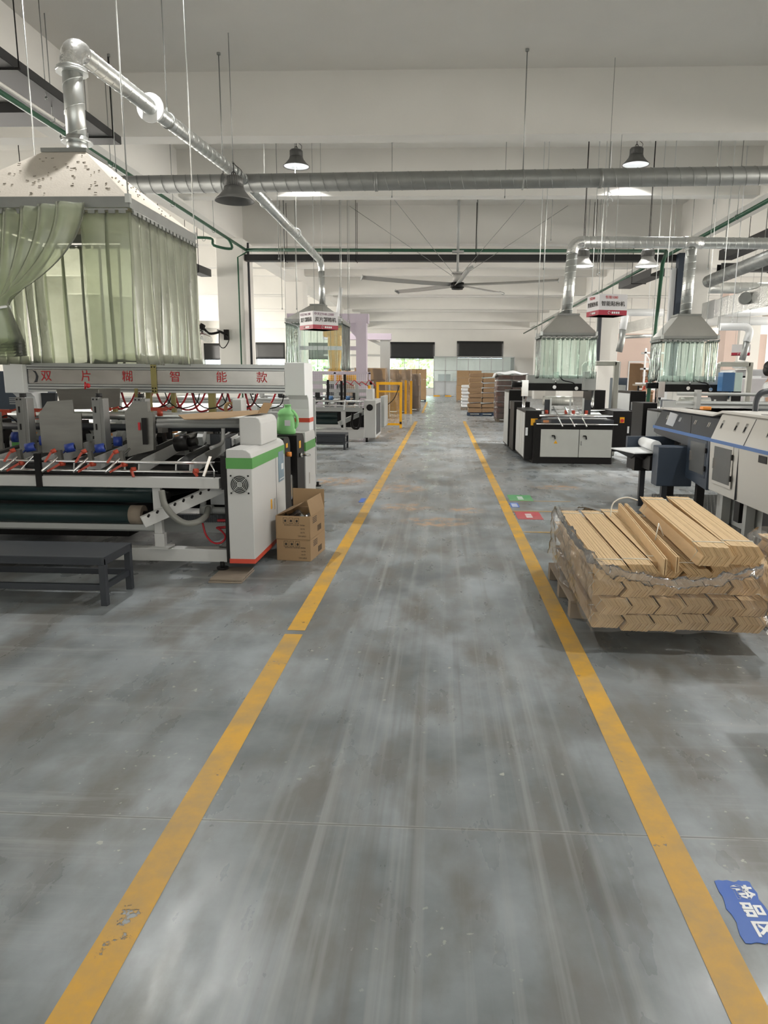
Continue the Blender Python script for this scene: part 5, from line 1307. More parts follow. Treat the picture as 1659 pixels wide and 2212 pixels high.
# checker-plate platform
def checker():
    m = bpy.data.materials.new('checker_plate'); m.use_nodes = True
    nt = m.node_tree; n = nt.nodes; L = nt.links; b = n['Principled BSDF']
    b.inputs['Base Color'].default_value = (.10, .10, .095, 1); b.inputs['Metallic'].default_value = .7; b.inputs['Roughness'].default_value = .4
    tc = n.new('ShaderNodeTexCoord'); bp = n.new('ShaderNodeBump'); bp.inputs['Strength'].default_value = .9; bp.inputs['Distance'].default_value = .01
    ad = n.new('ShaderNodeMath'); ad.operation = 'MAXIMUM'
    for i, ro in enumerate((45, -45)):
        mp = n.new('ShaderNodeMapping'); mp.inputs['Rotation'].default_value = (0, 0, R(ro)); mp.inputs['Scale'].default_value = (34, 12, 1)
        L.new(tc.outputs['Object'], mp.inputs['Vector'])
        v = n.new('ShaderNodeTexVoronoi'); v.inputs['Scale'].default_value = 1.0; v.inputs['Randomness'].default_value = 0; L.new(mp.outputs['Vector'], v.inputs['Vector'])
        r = n.new('ShaderNodeMapRange'); r.inputs['From Min'].default_value = .45; r.inputs['From Max'].default_value = .25; L.new(v.outputs['Distance'], r.inputs['Value'])
        L.new(r.outputs[0], ad.inputs[i])
    L.new(ad.outputs[0], bp.inputs['Height']); L.new(bp.outputs['Normal'], b.inputs['Normal'])
    mx = n.new('ShaderNodeMix'); mx.data_type = 'RGBA'; mx.inputs['A'].default_value = (.07, .07, .066, 1); mx.inputs['B'].default_value = (.22, .22, .21, 1)
    L.new(ad.outputs[0], mx.inputs['Factor']); L.new(mx.outputs['Result'], b.inputs['Base Color'])
    return m
pf = thing('step_platform', 'dark checker-plate step platform along the right-hand machine behind the kraft stack', 'platform', (2.5, 7.0, 0))
CHK = checker()
MB().box(2.58, 3.4, 6.42, 8.72, .10, .118).build('tread_plate', CHK, pf, bevel=.003)
MB().box(2.58, 3.4, 6.42, 6.43, .03, .10).box(2.58, 2.59, 6.43, 8.72, .03, .10).build('edge_skirt', CHK, pf)
for x, y in ((2.61, 6.46), (3.3, 6.46), (2.61, 8.6), (3.3, 8.6)):
    MB().box(x, x + .05, y, y + .05, 0, .10).build('foot', BLACK, pf)

# ============================================================ RIGHT: two window patching machines
def patcher(dx, label, box_mat, front=True):
    def q(*a): return tuple(a)
    g = thing('patching_machine', label, 'machine', (2.35 + dx, 13.6, 0))
    o = dx; y = 12.72
    m = MB(); m.box(1.62 + o, 3.02 + o, y + .02, y + 1.3, 0, .72); body = m.build('body', BLACK, g, bevel=.008)
    for a, b in ((1.75, 2.42), (2.43, 3.0)):
        d = MB().box(a + o, b + o, y, y + .02, .12, .61).build('front_door', GREYP if not front else mat('pale_grey_door', (.48, .49, .46), .5, var=.06), g, bevel=.004)
        xx = (a + .22 if a < 2 else a + .09) + o
        MB().bar((xx - .03, y - .015, .50), (xx + .02, y - .015, .50), .02, .02).bar((xx + .02, y - .015, .50), (xx + .03, y - .02, .44), .02, .02).build('door_handle', BLACK, d)
    MB().add([(1.98 + o, y - .002, .36), (2.05 + o, y - .002, .36), (2.015 + o, y - .002, .42)], [(0, 1, 2)]).build('warning_label', YELL, body)
    MB().box(2.455 + o, 2.475 + o, y - .004, y, .33, .41).build('lock_plate', CHROME, body)
    # left wing cabinets, stepping back
    w0, w1, wz = 1.474 + o, 1.761 + o, 0.932
    lw = MB().box(w0, w1, 12.8, 14.3, .06, wz).build('wing_cabinet', BLACK, g, bevel=.006)
    for a, b in ((12.83, 13.2), (13.22, 13.55), (13.57, 14.27)):
        MB().box(w0 - .008, w0, a, b, .10, wz - .04).build('side_panel', GREYP, lw)
    MB().box(w0 + .10, w0 + .22, 12.795, 12.8, wz - .26, wz - .14).build('yellow_label', YELL, lw)
    MB().box(w0 + .01, w0 + .05, 12.785, 12.8, wz - .44, wz - .30).build('handle', WHITE, lw)
    MB().box(1.433 + o, 1.746 + o, 14.45, 15.3, .05, 1.03).build('wing_cabinet', BLACK, g, bevel=.006)
    t0_, t1_, tz_ = 1.413 + o, 1.736 + o, 1.242
    tw = MB().box(t0_, t1_, 15.4, 16.5, .04, tz_).build('tall_cabinet', BLACK, g, bevel=.006)
    MB().box(t0_ - .008, t0_, 15.42, 16.45, .08, tz_ - .05).build('side_panel', GREYP, tw)
    MB().box(t0_ + .02, t0_ + .06, 15.39, 15.4, .85, 1.02).build('handle', WHITE, tw)
    # right cabinet
    m = MB(); m.box(3.02 + o, 3.35 + o, y + .1, y + 1.2, .22, .94); rc = m.build('right_cabinet', BLACK, g, bevel=.006)
    MB().box(3.14 + o, 3.22 + o, y + .094, y + .10, .73, .83).build('yellow_plate', YELL, rc)
    MB().cyl((3.18 + o, y + .094, .77), (3.18 + o, y + .08, .77), .03, n=14).build('switch_knob', REDINK, rc)
    MB().box(3.28 + o, 3.31 + o, y + .085, y + .1, .55, .67).build('handle', WHITE, rc)
    m = MB(); m.box(2.92 + o, 3.12 + o, y + 1.25, y + 2.4, .2, 1.28); m.build('rear_cabinet', BLACK, g)
    # feed table, rollers
    m = MB(); m.box(1.65 + o, 3.02 + o, y + .02, y + .5, .72, .78); m.build('feed_table', DGREY, g)
    m = MB(); m.cyl((1.66 + o, y - .02, .705), (3.08 + o, y - .02, .705), .014).cyl((1.72 + o, y + .08, .845), (3.0 + o, y + .08, .845), .03, n=16).cyl((1.7 + o, y + .45, .93), (2.95 + o, y + .45, .93), .018); m.build('guide_rod', CHROME, g)
    m = MB(); m.grid(lambda u, v: (1.72 + 1.2 * u + o, y + .1 + .7 * v, .80 + .08 * v), 2, 4); m.build('white_sheet', WHITE, g, solid=.01)
    for k in range(3):
        xx = 1.98 + .21 * k + o
        m = MB(); m.cyl((xx, y + .25, 1.0), (xx + .13, y - .08, .67), .012, n=8); m.build('adjusting_arm', CHROME, g)
    for k, xx in enumerate((1.93, 2.28, 2.51)):
        m = MB(); m.box(xx + o, xx + .03 + o, y + .3, y + .33, .80, 1.15); m.build('upright_bar', GALV, g)
    for xx in (1.84, 2.55):
        m = MB(); m.box(xx + o, xx + .12 + o, y + .34, y + .36, .86, 1.12); m.build('guide_plate', DGREY, g)
    for xx in (1.85, 2.20, 2.33, 2.56): MB().cyl((xx + o, y + .3, .9), (xx + .05 + o, y + .3, .9), .035, n=12).build('red_wheel', RED, g)
    m = MB(); m.box(1.74 + o, 1.92 + o, y - .02, y + .04, .72, .80); m.build('clear_box', WRAP, g)
    m = MB(); m.box(1.78 + o, 1.88 + o, y - .01, y + .03, .73, .77); m.build('orange_tool', ORANGE, g)
    m = MB(); m.cyl((1.9 + o, y + 1.0, 1.08), (2.45 + o, y + 1.0, 1.08), .09, n=24); m.build('ribbed_roller', mat('ribbed_roller', (.5, .5, .46), .4, .3, var=.3, scale=60, stretch=(1, 0, 0)), g)
    # crosshead and its columns
    m = MB(); m.box(1.64 + o, 2.82 + o, y + 1.4, y + 1.7, 1.26, 1.40); m.build('cross_head', BLACK, g, bevel=.006)
    m = MB(); m.box(1.64 + o, 2.78 + o, y + 1.42, y + 1.7, 1.40, 1.56); m.build('head_cover', GREYP, g, bevel=.006)
    m = MB(); m.box(2.12 + o, 2.24 + o, y + 1.38, y + 1.42, 1.46, 1.62); m.build('sensor_box', GALV, g)
    m = MB(); m.cyl((2.16 + o, y + 1.36, 1.33), (2.16 + o, y + 1.40, 1.33), .035, n=16).cyl((2.18 + o, y + 1.36, 1.40), (2.18 + o, y + 1.36, 1.48), .015).cyl((2.58 + o, y + 1.34, 1.31), (2.58 + o, y + 1.4, 1.31), .035, n=14); m.build('hand_wheel', CHROME, g)
    m = MB(); m.tube([(2.24 + o, y + 1.36, 1.55), (2.32 + o, y + 1.34, 1.46), (2.5 + o, y + 1.34, 1.42), (2.58 + o, y + 1.36, 1.34)], .012, 6); m.build('cable', BLACK, g)
    MB().cyl((1.55 + o, y + 1.1, .7), (1.55 + o, y + 1.1, 1.2), .028, n=14).box(1.50 + o, 1.62 + o, y + 1.04, y + 1.16, 1.16, 1.46).build('column_rod', CHROME, g)
    MB().cyl((2.85 + o, y + 1.1, .7), (2.85 + o, y + 1.1, 1.3), .028, n=14).build('column_rod', CHROME, g)
    m = MB(); m.cyl((1.32 + o, y + 1.2, 1.38), (1.5 + o, y + 1.2, 1.38), .06, n=14); m.build('motor', BLACK, g)
    bx = MB().box(2.66 + o, 2.88 + o, y + 1.0, y + 1.25, 1.28, 1.63).build('switch_box', box_mat, g, bevel=.008)
    if not front: MB().box(2.88 + o, 3.02 + o, y + 1.0, y + 1.25, 1.28, 1.63).build('side_box', mat('pale_mint_box', (.55, .68, .64), .4), g, bevel=.006)
    # square air pipe at the right
    m = MB(); yy = y + 1.6
    m.bar((2.80 + o, yy, 1.79), (3.38 + o, yy, 1.79), .10, .09).bar((3.38 + o, yy, 1.83), (3.38 + o, yy, 0), .10, .10).bar((2.80 + o, yy, 1.79), (2.74 + o, yy, 1.72), .1, .09).bar((2.76 + o, yy, 1.74), (2.76 + o, yy, 1.56), .10, .10); m.build('square_pipe', mat('grey_pvc_pipe', (.48, .47, .42), .5), g, bevel=.012)
    return g
patcher(0, 'black window patching machine with two pale grey front doors right of the aisle', GREYP)
patcher(2.55, 'second black window patching machine with a blue switch box, behind the right-hand folder gluer', BLUEM, False)

# ============================================================ hanging cube signs
def cube_sign(x, y, z, s_, h_, rz, label, l1, l2, top_col):
    t = thing('hanging_sign', label, 'sign', (x, y, z), rz)
    b = MB().box(-s_ / 2, s_ / 2, -s_ / 2, s_ / 2, 0, h_).build('sign_body', mat('sign_white', (.74, .73, .75), .5, var=.01), t)
    m = MB(); e = .002; m.box(-s_ / 2 - e, s_ / 2 + e, -s_ / 2 - e, s_ / 2 + e, 0, h_ * .24); m.build('red_band', REDBAND, t)
    for k, (rot, fx2, fy2) in enumerate((((R(90), 0, 0), 0, -s_ / 2 - .003), ((R(90), 0, R(-90)), -s_ / 2 - .003, 0))):
        text(l1, s_ * .112, top_col, t, (fx2 - (.06 if k == 0 else 0) * s_, fy2 + (.06 * s_ if k else 0), h_ * .84), rot)
        text(l2, s_ * .168, INK, t, (fx2, fy2, h_ * .53), rot, bold=.001)
        m = MB(); dx, dy = (1, 0) if k == 0 else (0, -1)
        def P_(a, zz, ex=0): return (fx2 + dx * a + (-.002 if k else 0), fy2 + dy * a + (-.002 if k == 0 else 0), zz)
        m.tube([P_(-.13 * s_ + .032 * s_ * 1.3 * math.cos(q), h_ * .12 + .04 * s_ * math.sin(q)) for q in [2 * math.pi * i / 14 for i in range(12)]], .004, 4)
        for i in range(4): m.bar(P_(-.04 * s_ + .075 * s_ * i, h_ * .12), P_(.015 * s_ + .075 * s_ * i, h_ * .12), .002, h_ * .10)
        m.build('logo_mark', WHITE, t)
    m = MB()
    for a, c in ((-1, -1), (1, 1)): m.cyl((a * s_ * .35, c * s_ * .35, h_), (a * s_ * .35, c * s_ * .35, 6.5 - z), .004, n=5)
    m.build('hanging_wire', GALVD, t)
    return t
PURP = mat('purple_lettering', (.20, .05, .13), .6)
cube_sign(-2.36, 13.75, 2.36, .53, .32, R(38), 'white cube sign with a red band hanging in front of the distant left hood', '\u4e2d\u5929ZTHK-2300', '\u53cc\u7247\u7cca\u7bb1\u673a', PURP)
cube_sign(2.78, 12.75, 2.55, .50, .34, R(12), 'white cube sign with a red band hanging right of the nearer window patching hood', '\u6052\u745e1080', '\u667a\u80fd\u8d34\u7a97\u673a', REDINK)
cube_sign(9.0, 22.5, 2.22, .5, .32, R(-20), 'small distant white cube sign near the right edge above the grey press', '', '', REDINK)

# wall fan on the left column
wf = thing('wall_fan', 'black wire wall fan on an arm fixed to the left column', 'fan', (-6.47,21.5,2.696))
c = Vector((-7.122,21,2.73)); ax_ = Vector((-.35, -.25, -.75)).normalized()
u_ = ax_.cross(Vector((0, 1, 0))).normalized(); v_ = ax_.cross(u_)
m = MB()
for rr in (.42, .34, .26, .18, .10):
    m.tube([c + ax_ * (.12 - .1 * rr) + (u_ * math.cos(q) + v_ * math.sin(q)) * rr for q in [2 * math.pi * k / 28 for k in range(28)]], .005, 4, True)
for k in range(20):
    q = 2 * math.pi * k / 20; dr_ = u_ * math.cos(q) + v_ * math.sin(q)
    m.tube([c + ax_ * .12, c + ax_ * .08 + dr_ * .42, c - ax_ * .04 + dr_ * .36, c - ax_ * .07 + dr_ * .1], .004, 4)
m.build('wire_cage', GALV, wf)
m = MB()
for k in range(3):
    q = 2 * math.pi * k / 3 + .4
    m.add([c + (u_ * math.cos(q + a) + v_ * math.sin(q + a)) * rr + ax_ * a * .1 for rr, a in ((.06, -.4), (.36, -.3), (.36, .3), (.06, .4))], [(0, 1, 2, 3)])
m.build('fan_blade', mat('dark_red_blade', (.12, .04, .04), .4), wf, solid=.008)
m = MB(); m.cyl(c - ax_ * .06, c - ax_ * .26, .10, .08, n=16); m.build('motor', BLACK, wf)
m = MB(); b0 = Vector((-6.47,21.5,2.696)); m.tube([c - ax_ * .2, c + Vector((.25, .15, -.02)), c + Vector((.5, .3, .03)), b0 + Vector((-.25, 0, .12)), b0], .035, 8).box(b0.x - .08, b0.x + .06, 21.5, 21.6, b0.z - .15, b0.z + .15); m.build('wall_arm', BLACK, wf)
m = MB(); m.tube([c + Vector((.5, .3, .0)), c + Vector((.5, .3, -.35)), c + Vector((.62, .35, -.42)), c + Vector((.75, .4, -.2)), b0], .014, 6); m.build('cable', BLACK, wf)

# ============================================================ yellow robot cell beyond the second machine
rb = thing('robot_arm', 'yellow industrial robot arm seen through the distant left strip curtain', 'robot', (-3.55, 23.6, 0))
RX, RY = -3.55, 23.6
m = MB(); m.box(RX - .3, RX + .3, RY - .3, RY + .3, 0, .9).cyl((RX, RY, .9), (RX, RY, 1.35), .3, n=20); m.build('pedestal', DGREY, rb)
m = MB(); m.cyl((RX, RY, 1.35), (RX, RY, 1.75), .24, .22, n=20).prism([(RX - .13, 1.7), (RX + .15, 1.7), (RX + .24, 2.35), (RX + .22, 2.9), (RX - .2, 2.9), (RX - .2, 2.35)], 'y', RY - .15, RY + .15); m.build('lower_arm', YELL, rb, bevel=.03)
m = MB(); m.prism([(RX - .34, 2.75), (RX + .30, 2.8), (RX + .34, 3.0), (RX + .25, 3.12), (RX - .34, 3.1)], 'y', RY - .2, RY + .2).cyl((RX - .1, RY - .25, 2.95), (RX - .1, RY + .25, 2.95), .14, n=18); m.build('upper_arm', YELL, rb, bevel=.03)
m = MB(); m.cyl((RX + .35, RY - .1, 1.55), (RX + .75, RY - .1, 1.5), .18, .14, n=18); m.build('wrist_housing', YELL, rb)
pg = thing('gantry_frame', 'pale lilac steel portal frame around the yellow robot', 'frame', (-3.4, 23, 0))
for x, y in ((-1.62 - .9, 22.4), (-4.6, 22.4)):
    MB().box(x - .16, x + .16, y - .16, y + .16, 0, 3.35).build('post', LILAC, pg)
m = MB(); m.box(-4.8, -2.3, 22.25, 22.55, 3.1, 3.38).prism([(-2.65, 3.12), (-3.1, 3.12), (-2.65, 2.65)], 'y', 22.3, 22.5); m.build('top_beam', LILAC, pg)
m = MB(); m.box(-4.5, -2.6, 22.35, 22.45, 2.3, 2.42).box(-4.5, -2.6, 22.35, 22.45, 1.55, 1.66); m.build('cross_bar', LILAC, pg)
MB().box(-4.55, -3.75, 22.3, 22.4, .5, 1.6).build('panel', LILAC, pg)
gp = thing('portal_post', 'grey steel portal post with a diagonal brace left of the far window', 'frame', (-2.05, 27, 0))
MB().box(-2.35, -2.0, 27, 27.3, 0, 3.05).build('post', GREYP, gp)
MB().box(-4.5, -1.95, 26.97, 27.33, 2.85, 3.08).build('top_beam', LILAC, gp)
MB().bar((-2.15, 27.1, 2.6), (-2.9, 27.1, 2.95), .15, .12).build('brace', GREYP, gp)
m = MB()
for z in (1.75, 2.25): m.box(-4.5, -2.3, 27.1, 27.2, z, z + .07)
m.build('rail', GREYP, gp)
def mesh_panel(t, x0, x1, y, z0, z1, mt, sx=.045, sz=.045, dy=0):
    m = MB()
    nx = int((x1 - x0) / sx); nz = int((z1 - z0) / sz)
    for k in range(nx + 1):
        f_ = k / nx; xx = x0 + (x1 - x0) * f_; m.bar((xx, y + dy * f_, z0), (xx, y + dy * f_, z1), .006, .006)
    for k in range(nz + 1):
        zz = z0 + (z1 - z0) * k / nz; m.bar((x0, y, zz), (x1, y + dy, zz), .006, .006)
    return m.build('wire_mesh', mt, t)
wm = thing('mesh_guard', 'pale wire mesh guard panel in front of the yellow robot', 'guard', (-3.4, 21.9, 0))
MB().box(-4.4, -4.34, 21.88, 21.92, 0, 1.62).box(-3.32, -3.26, 21.88, 21.92, 0, 1.62).box(-2.26, -2.2, 21.88, 21.92, 0, 1.62).box(-4.4, -2.2, 21.88, 21.92, 1.58, 1.64).build('frame', LILAC, wm)
mesh_panel(wm, -4.34, -2.26, 21.9, .3, 1.58, WHITE, .06, .06)
yf = thing('mesh_fence', 'yellow wire mesh safety fence at the left edge of the aisle', 'fence', (-1.6, 21.3, 0))
for x in (-1.24, -1.93):
    MB().box(x - .035, x + .035, 21.26, 21.33, 0, 1.35).build('post', YELL, yf)
m = MB(); m.box(-1.97, -1.2, 21.27, 21.32, 1.27, 1.35).box(-1.97, -1.2, 21.27, 21.32, 1.05, 1.10).box(-1.97, -1.2, 21.27, 21.32, .08, .14); m.build('rail', YELL, yf)
mesh_panel(yf, -1.93, -1.24, 21.3, .14, 1.05, YELL)
MB().tube([(-1.28, 21.24, 1.25), (-1.45, 21.22, .85), (-1.75, 21.22, .62), (-1.95, 21.22, .60)], .012, 6).build('cable', BLACK, yf)
MB().box(-1.27, -1.21, 21.23, 21.26, .12, .19).build('foot_clamp', BLACK, yf)
yf2 = thing('mesh_fence', 'second yellow fence section just behind the first, with a taller end post', 'fence', (-1.1, 22.6, 0))
MB().box(-1.20, -1.13, 22.6, 22.67, .35, 1.40).build('post', YELL, yf2)
MB().box(-1.03, -.96, 22.6, 22.67, .35, 1.38).build('post', YELL, yf2)
MB().box(-1.03, -.96, 22.6, 22.67, 0, .35).build('scuffed_foot', GALV, yf2)
MB().box(-1.20, -1.13, 22.6, 22.67, 0, .35).build('scuffed_foot', GALV, yf2)
mesh_panel(yf2, -1.13, -1.03, 22.62, .35, 1.3, YELL)

# ============================================================ wrapped stacks at the end of the aisle
def stack(x, y, nx, nz, w_, d_, h_, lab, grp, mt, pal_mt, base=.13, lean=0.0, soft=0.0, nm='carton', cat='carton', ny=1):
    pallet(x + nx * w_ / 2, y + ny * d_ / 2, 0, nx * w_, ny * d_, base, 'pallet under the ' + lab, pal_mt)
    rr = random.Random(int(x * 100 + y))
    for i in range(nx):
        for k in range(nz):
            for j in range(ny):
                m = MB(); xx = x + i * w_ + rr.uniform(-.02, .02) + lean * k; yy = y + j * d_ + rr.uniform(-.02, .02); z = base + k * h_
                if soft:
                    m.grid(lambda u, v: (xx + w_ * .01 + w_ * .98 * u + 0, yy, z + h_ * (.02 + .96 * v)), 1, 1)
                    m = MB(); tl = rr.uniform(-soft, soft); pts = [(xx + .02, z + .01), (xx + w_ - .02, z + .01 + max(0, tl)), (xx + w_ - .005, z + h_ * .5), (xx + w_ - .02, z + h_ - .012), (xx + .02, z + h_ - .012 - max(0, -tl)), (xx + .005, z + h_ * .5)]
                    m.prism(pts, 'y', yy, yy + d_ - .02)
                else:
                    m.box(xx + .004, xx + w_ - .004, yy, yy + d_ - .008, z, z + h_ - .004)
                tag(m.build(nm, mt, None, bevel=.02 if soft else .006), grp, cat, grp + 's')
    return (x, y, nx * w_, ny * d_, base + nz * h_)
def wrap_box(s, label, seed, zpad=.02):
    x, y, w_, d_, h_ = s
    wrap([(x, y), (x + w_, y), (x + w_, y + d_), (x, y + d_)], .06, lambda u: h_ + zpad, label, seed=seed, amp=.018, out=.03)
DARKP = mat('dark_blue_pallet', (.03, .05, .09), .5)
# right of the aisle
s_ = stack(1.00, 28.6, 2, 8, .55, .8, .197, 'leaning stack of brown paper bundles', 'brown paper bundle in the leaning stack right of the aisle', CARDD, DARKP, .12, .006, .055, 'paper_bundle', 'bundle')
s_ = stack(1.86, 24.7, 2, 8, .48, .9, .185, 'film-wrapped stack with reddish brown bundles', 'reddish brown bundle under film right of the aisle', mat('reddish_brown_bundle', (.16, .085, .07), .6, var=.45, scale=9), WOOD, .12, 0, .02, 'paper_bundle', 'bundle')
wrap_box(s_, 'clear film around the reddish brown bundles right of the aisle', 11)
x, y, w_, d_, h_ = s_
m = MB(); m.grid(lambda u, v: (x - .12 + (w_ + .24) * u, y - .08 + (d_ + .16) * v, h_ + .03 + .10 * math.sin(math.pi * u) * math.sin(math.pi * v) + .02 * math.sin(14 * u) - (.12 if u < .03 or u > .97 else 0)), 24, 10)
tag(m.build('cover_sheet', WHITE, None, solid=.004), 'white cover sheet draped over the film-wrapped reddish bundles', 'sheet')
s_ = stack(.86, 33.5, 1, 7, .38, .8, .15, 'narrow white wrapped stack behind the leaning one', 'small white wrapped bundle beside the leaning brown stack', WHITE, WOOD, .12, 0, .02, 'paper_bundle', 'bundle')
s_ = stack(.85, 44.6, 2, 4, .75, .9, .45, 'tall flat cartons beyond the leaning stack', 'tan flat carton at the far right end of the aisle', CARD, WOOD, .12)
# left of the aisle
for n_, (xx, yy, a_, b_, w_, h_, lb) in enumerate(((-2.35, 29.8, 2, 4, .5, .42, 'first film-wrapped carton stack left of the aisle'), (-2.05, 32.0, 2, 3, .5, .5, 'second film-wrapped carton stack left of the aisle'), (-3.2, 26.2, 2, 4, .55, .42, 'film-wrapped carton stack behind the yellow fence'), (-2.2, 44.4, 2, 3, .58, .62, 'tall carton stack at the far left end of the aisle'), (-4.2, 30.2, 3, 4, .55, .40, 'wide film-wrapped carton stack behind the lilac frame'))):
    s_ = stack(xx, yy, a_, b_, w_, .9, h_, lb, 'brown carton in the ' + lb, CARD if n_ != 1 else CARDD, WOOD if n_ != 3 else DARKP, .13)
    if n_ != 3: wrap_box(s_, 'clear film around the ' + lb, 20 + n_)
# glass booth in front of the far wall
gb = thing('glass_booth', 'white framed glass booth in front of the far wall at the end of the aisle', 'booth', (2.6, 57, 0))
bx0, bx1, by_ = -.72, 5.55, 57.0
m = MB()
for k in range(8):
    xx = bx0 + (bx1 - bx0) * k / 7; m.box(xx - .03, xx + .03, by_ - .03, by_ + .03, 0, 3.1)
for z in (.12, 1.15, 2.0, 3.07): m.box(bx0, bx1, by_ - .03, by_ + .03, z, z + .05)
m.box(bx0 - .03, bx0 + .03, by_, 59.9, 3.05, 3.12).box(bx1 - .03, bx1 + .03, by_, 59.9, 3.05, 3.12).box(bx1 - .03, bx1 + .03, 59.8, 59.9, 0, 3.1)
m.build('frame', ALU, gb)
for k in range(7):
    xa = bx0 + (bx1 - bx0) * k / 7 + .03; xb = bx0 + (bx1 - bx0) * (k + 1) / 7 - .03
    MB().box(xa, xb, by_ - .01, by_ + .01, .17, 1.15).build('lower_panel', mat('pale_panel', (.55, .58, .60), .5), gb)
    MB().box(xa, xb, by_ - .005, by_ + .005, 1.2, 3.07).build('pane', GLASS, gb)
MB().box(bx1 - .01, bx1 + .01, by_, 59.8, .1, 3.05).build('pane', GLASS, gb)
m = MB()
for k in range(6): m.box(bx0 + k * .9, bx0 + k * .9 + .5, by_ - .06, by_ - .035, .0, .1)
m.build('hazard_marks', YELL, gb)
for k, (xx, lb) in enumerate(((-.4, 'grey cabinet inside the glass booth at its left end'), (.9, 'white cabinet inside the glass booth beside the grey one'))):
    tag(MB().box(xx, xx + 1.0, 58.2, 58.8, 0, 1.75 if k == 0 else 1.5).build('cabinet', GREYP if k == 0 else WHITE, None), lb, 'cabinet')
tag(MB().box(-5.1, -4.55, 59.88, 59.985, 0.9, 2.75).build('notice_board', mat('grey_board', (.35, .37, .40), .5), None), 'grey notice board on the far wall left of the bright window', 'board')
# trees outside the far windows
LEAF = mat('sunlit_leaves', (.42, .55, .22), .6, var=.35, scale=3)
for k, (xx, yy, rr_, lb) in enumerate(((-1.2, 67, 2.2, 'sunlit green tree outside the far window, right of two'), (-3.6, 70, 1.6, 'sunlit green tree outside the far window, left of two'), (-11, 68, 2.0, 'sunlit green tree outside the window behind the distant left hood'))):
    t = thing('tree', lb, 'tree', (xx, yy, 0))
    MB().cyl((xx, yy, 0), (xx, yy, 1.6), .15, n=8).build('trunk', WOOD, t)
    m = MB(); r2 = random.Random(k)
    for q in range(420):
        th_, ph_ = r2.uniform(0, 6.28), r2.uniform(-1, 1); ra = rr_ * r2.uniform(.5, 1)
        c = Vector((xx + ra * math.cos(th_) * math.sqrt(1 - ph_ ** 2), yy + ra * math.sin(th_) * math.sqrt(1 - ph_ ** 2), 2.0 + ra * ph_ * .9))
        a = Vector((r2.uniform(-1, 1), r2.uniform(-1, 1), r2.uniform(-1, 1))).normalized() * .28; b = a.orthogonal().normalized() * .18
        m.add([c - a, c + b, c + a, c - b], [(0, 1, 2, 3)])
    m.build('foliage', LEAF, t)
struct(MB().box(-60, 60, 61.2, 120, -.25, -.05).build('ground_outside', mat('pale_ground', (.4, .42, .35), .9)))

# ============================================================ right background
# grey press
pr_ = thing('die_cutter', 'large grey press machine with a rounded arch at the right edge beyond the folder gluer', 'machine', (10, 17, 0))
PG = mat('press_grey', (.40, .40, .41), .45, var=.05)
m = MB(); m.prism([(7.04, 0), (8.375, 0), (8.326, 1.748), (7.148, 1.739), (7.055, 1.588)], 'y', 17.5, 19.0); b_ = m.build('press_body', PG, pr_, bevel=.02)
MB().box(7.087, 7.194, 17.47, 17.5, 1.427, 1.588).build('window', BLACK, b_)
MB().box(7.227, 7.495, 17.4, 17.5, 1.374, 1.589).build('control_panel', WHITE, b_)
m = MB(); m.prism([(6.997, 1.769), (7.025, 1.929), (7.199, 1.899), (7.233, 1.76)], 'y', 17.3, 17.9); m.build('dark_hood', GREYP, pr_)
m = MB(); m.prism([(6.547, 0), (6.489, 1.624), (6.637, 1.707), (6.725, 0)], 'y', 16.8, 17.6); m.build('front_column', GREYP, pr_)
m = MB()
ar = [(6.665 + .62 * math.cos(q), .92 + .62 * math.sin(q)) for q in [R(180 - 9 * k) for k in range(11)]]
m.prism([(ar[0][0], .2)] + ar + [(7.892, ar[-1][1]), (7.892, .2)], 'y', 16.3, 16.8); ac = m.build('rounded_guard', mat('press_pale', (.52, .50, .52), .45), pr_, bevel=.02)
m = MB(); m.cyl((6.595, 16.2, .85), (6.595, 16.3, .85), .17, n=24); m.build('arch_opening', BLACK, ac)
m = MB(); c = Vector((7.002,16.4,1.403)); m.tube([c + Vector(p) for p in ((-.14, 0, -.08), (-.14, 0, .02), (-.1, 0, .05), (.1, 0, .05), (.14, 0, .02), (.14, 0, -.08))], .02, 6).box(c.x - .14, c.x + .14, c.y - .03, c.y + .03, c.z - .12, c.z - .06); m.build('carry_handle', BLACK, pr_)
MB().box(c.x - .02, c.x + .02, c.y - .05, c.y + .02, c.z - .12, c.z).build('yellow_tag', YELL, pr_)
# stuff on the deck between the patcher and the press
tag(MB().box(5.869, 6.051, 15.5, 16, .0, 1.229).build('plastic_can', mat('pale_yellow_plastic', (.62, .62, .42), .5), None, bevel=.03), 'pale yellow plastic can right of the blue switch box', 'can')
# grey cabinets and table left of the second patcher
tag(MB().box(5.289, 5.51, 22, 22.6, 0, 1.309).build('grey_cabinet', GREYP, None, bevel=.01), 'grey electric cabinet right of the square air pipe', 'cabinet')
tag(MB().box(7.076, 7.566, 30, 31, 0, 1.538).build('dark_machine', DBLUE, None, bevel=.02), 'low dark blue machine body in front of the pink partition', 'machine')
tag(MB().box(10.495, 10.773, 44.6, 44.9, 0, 2.52).build('backing_board', GREYP, None), 'tall pale grey panel against the pink partition', 'panel')
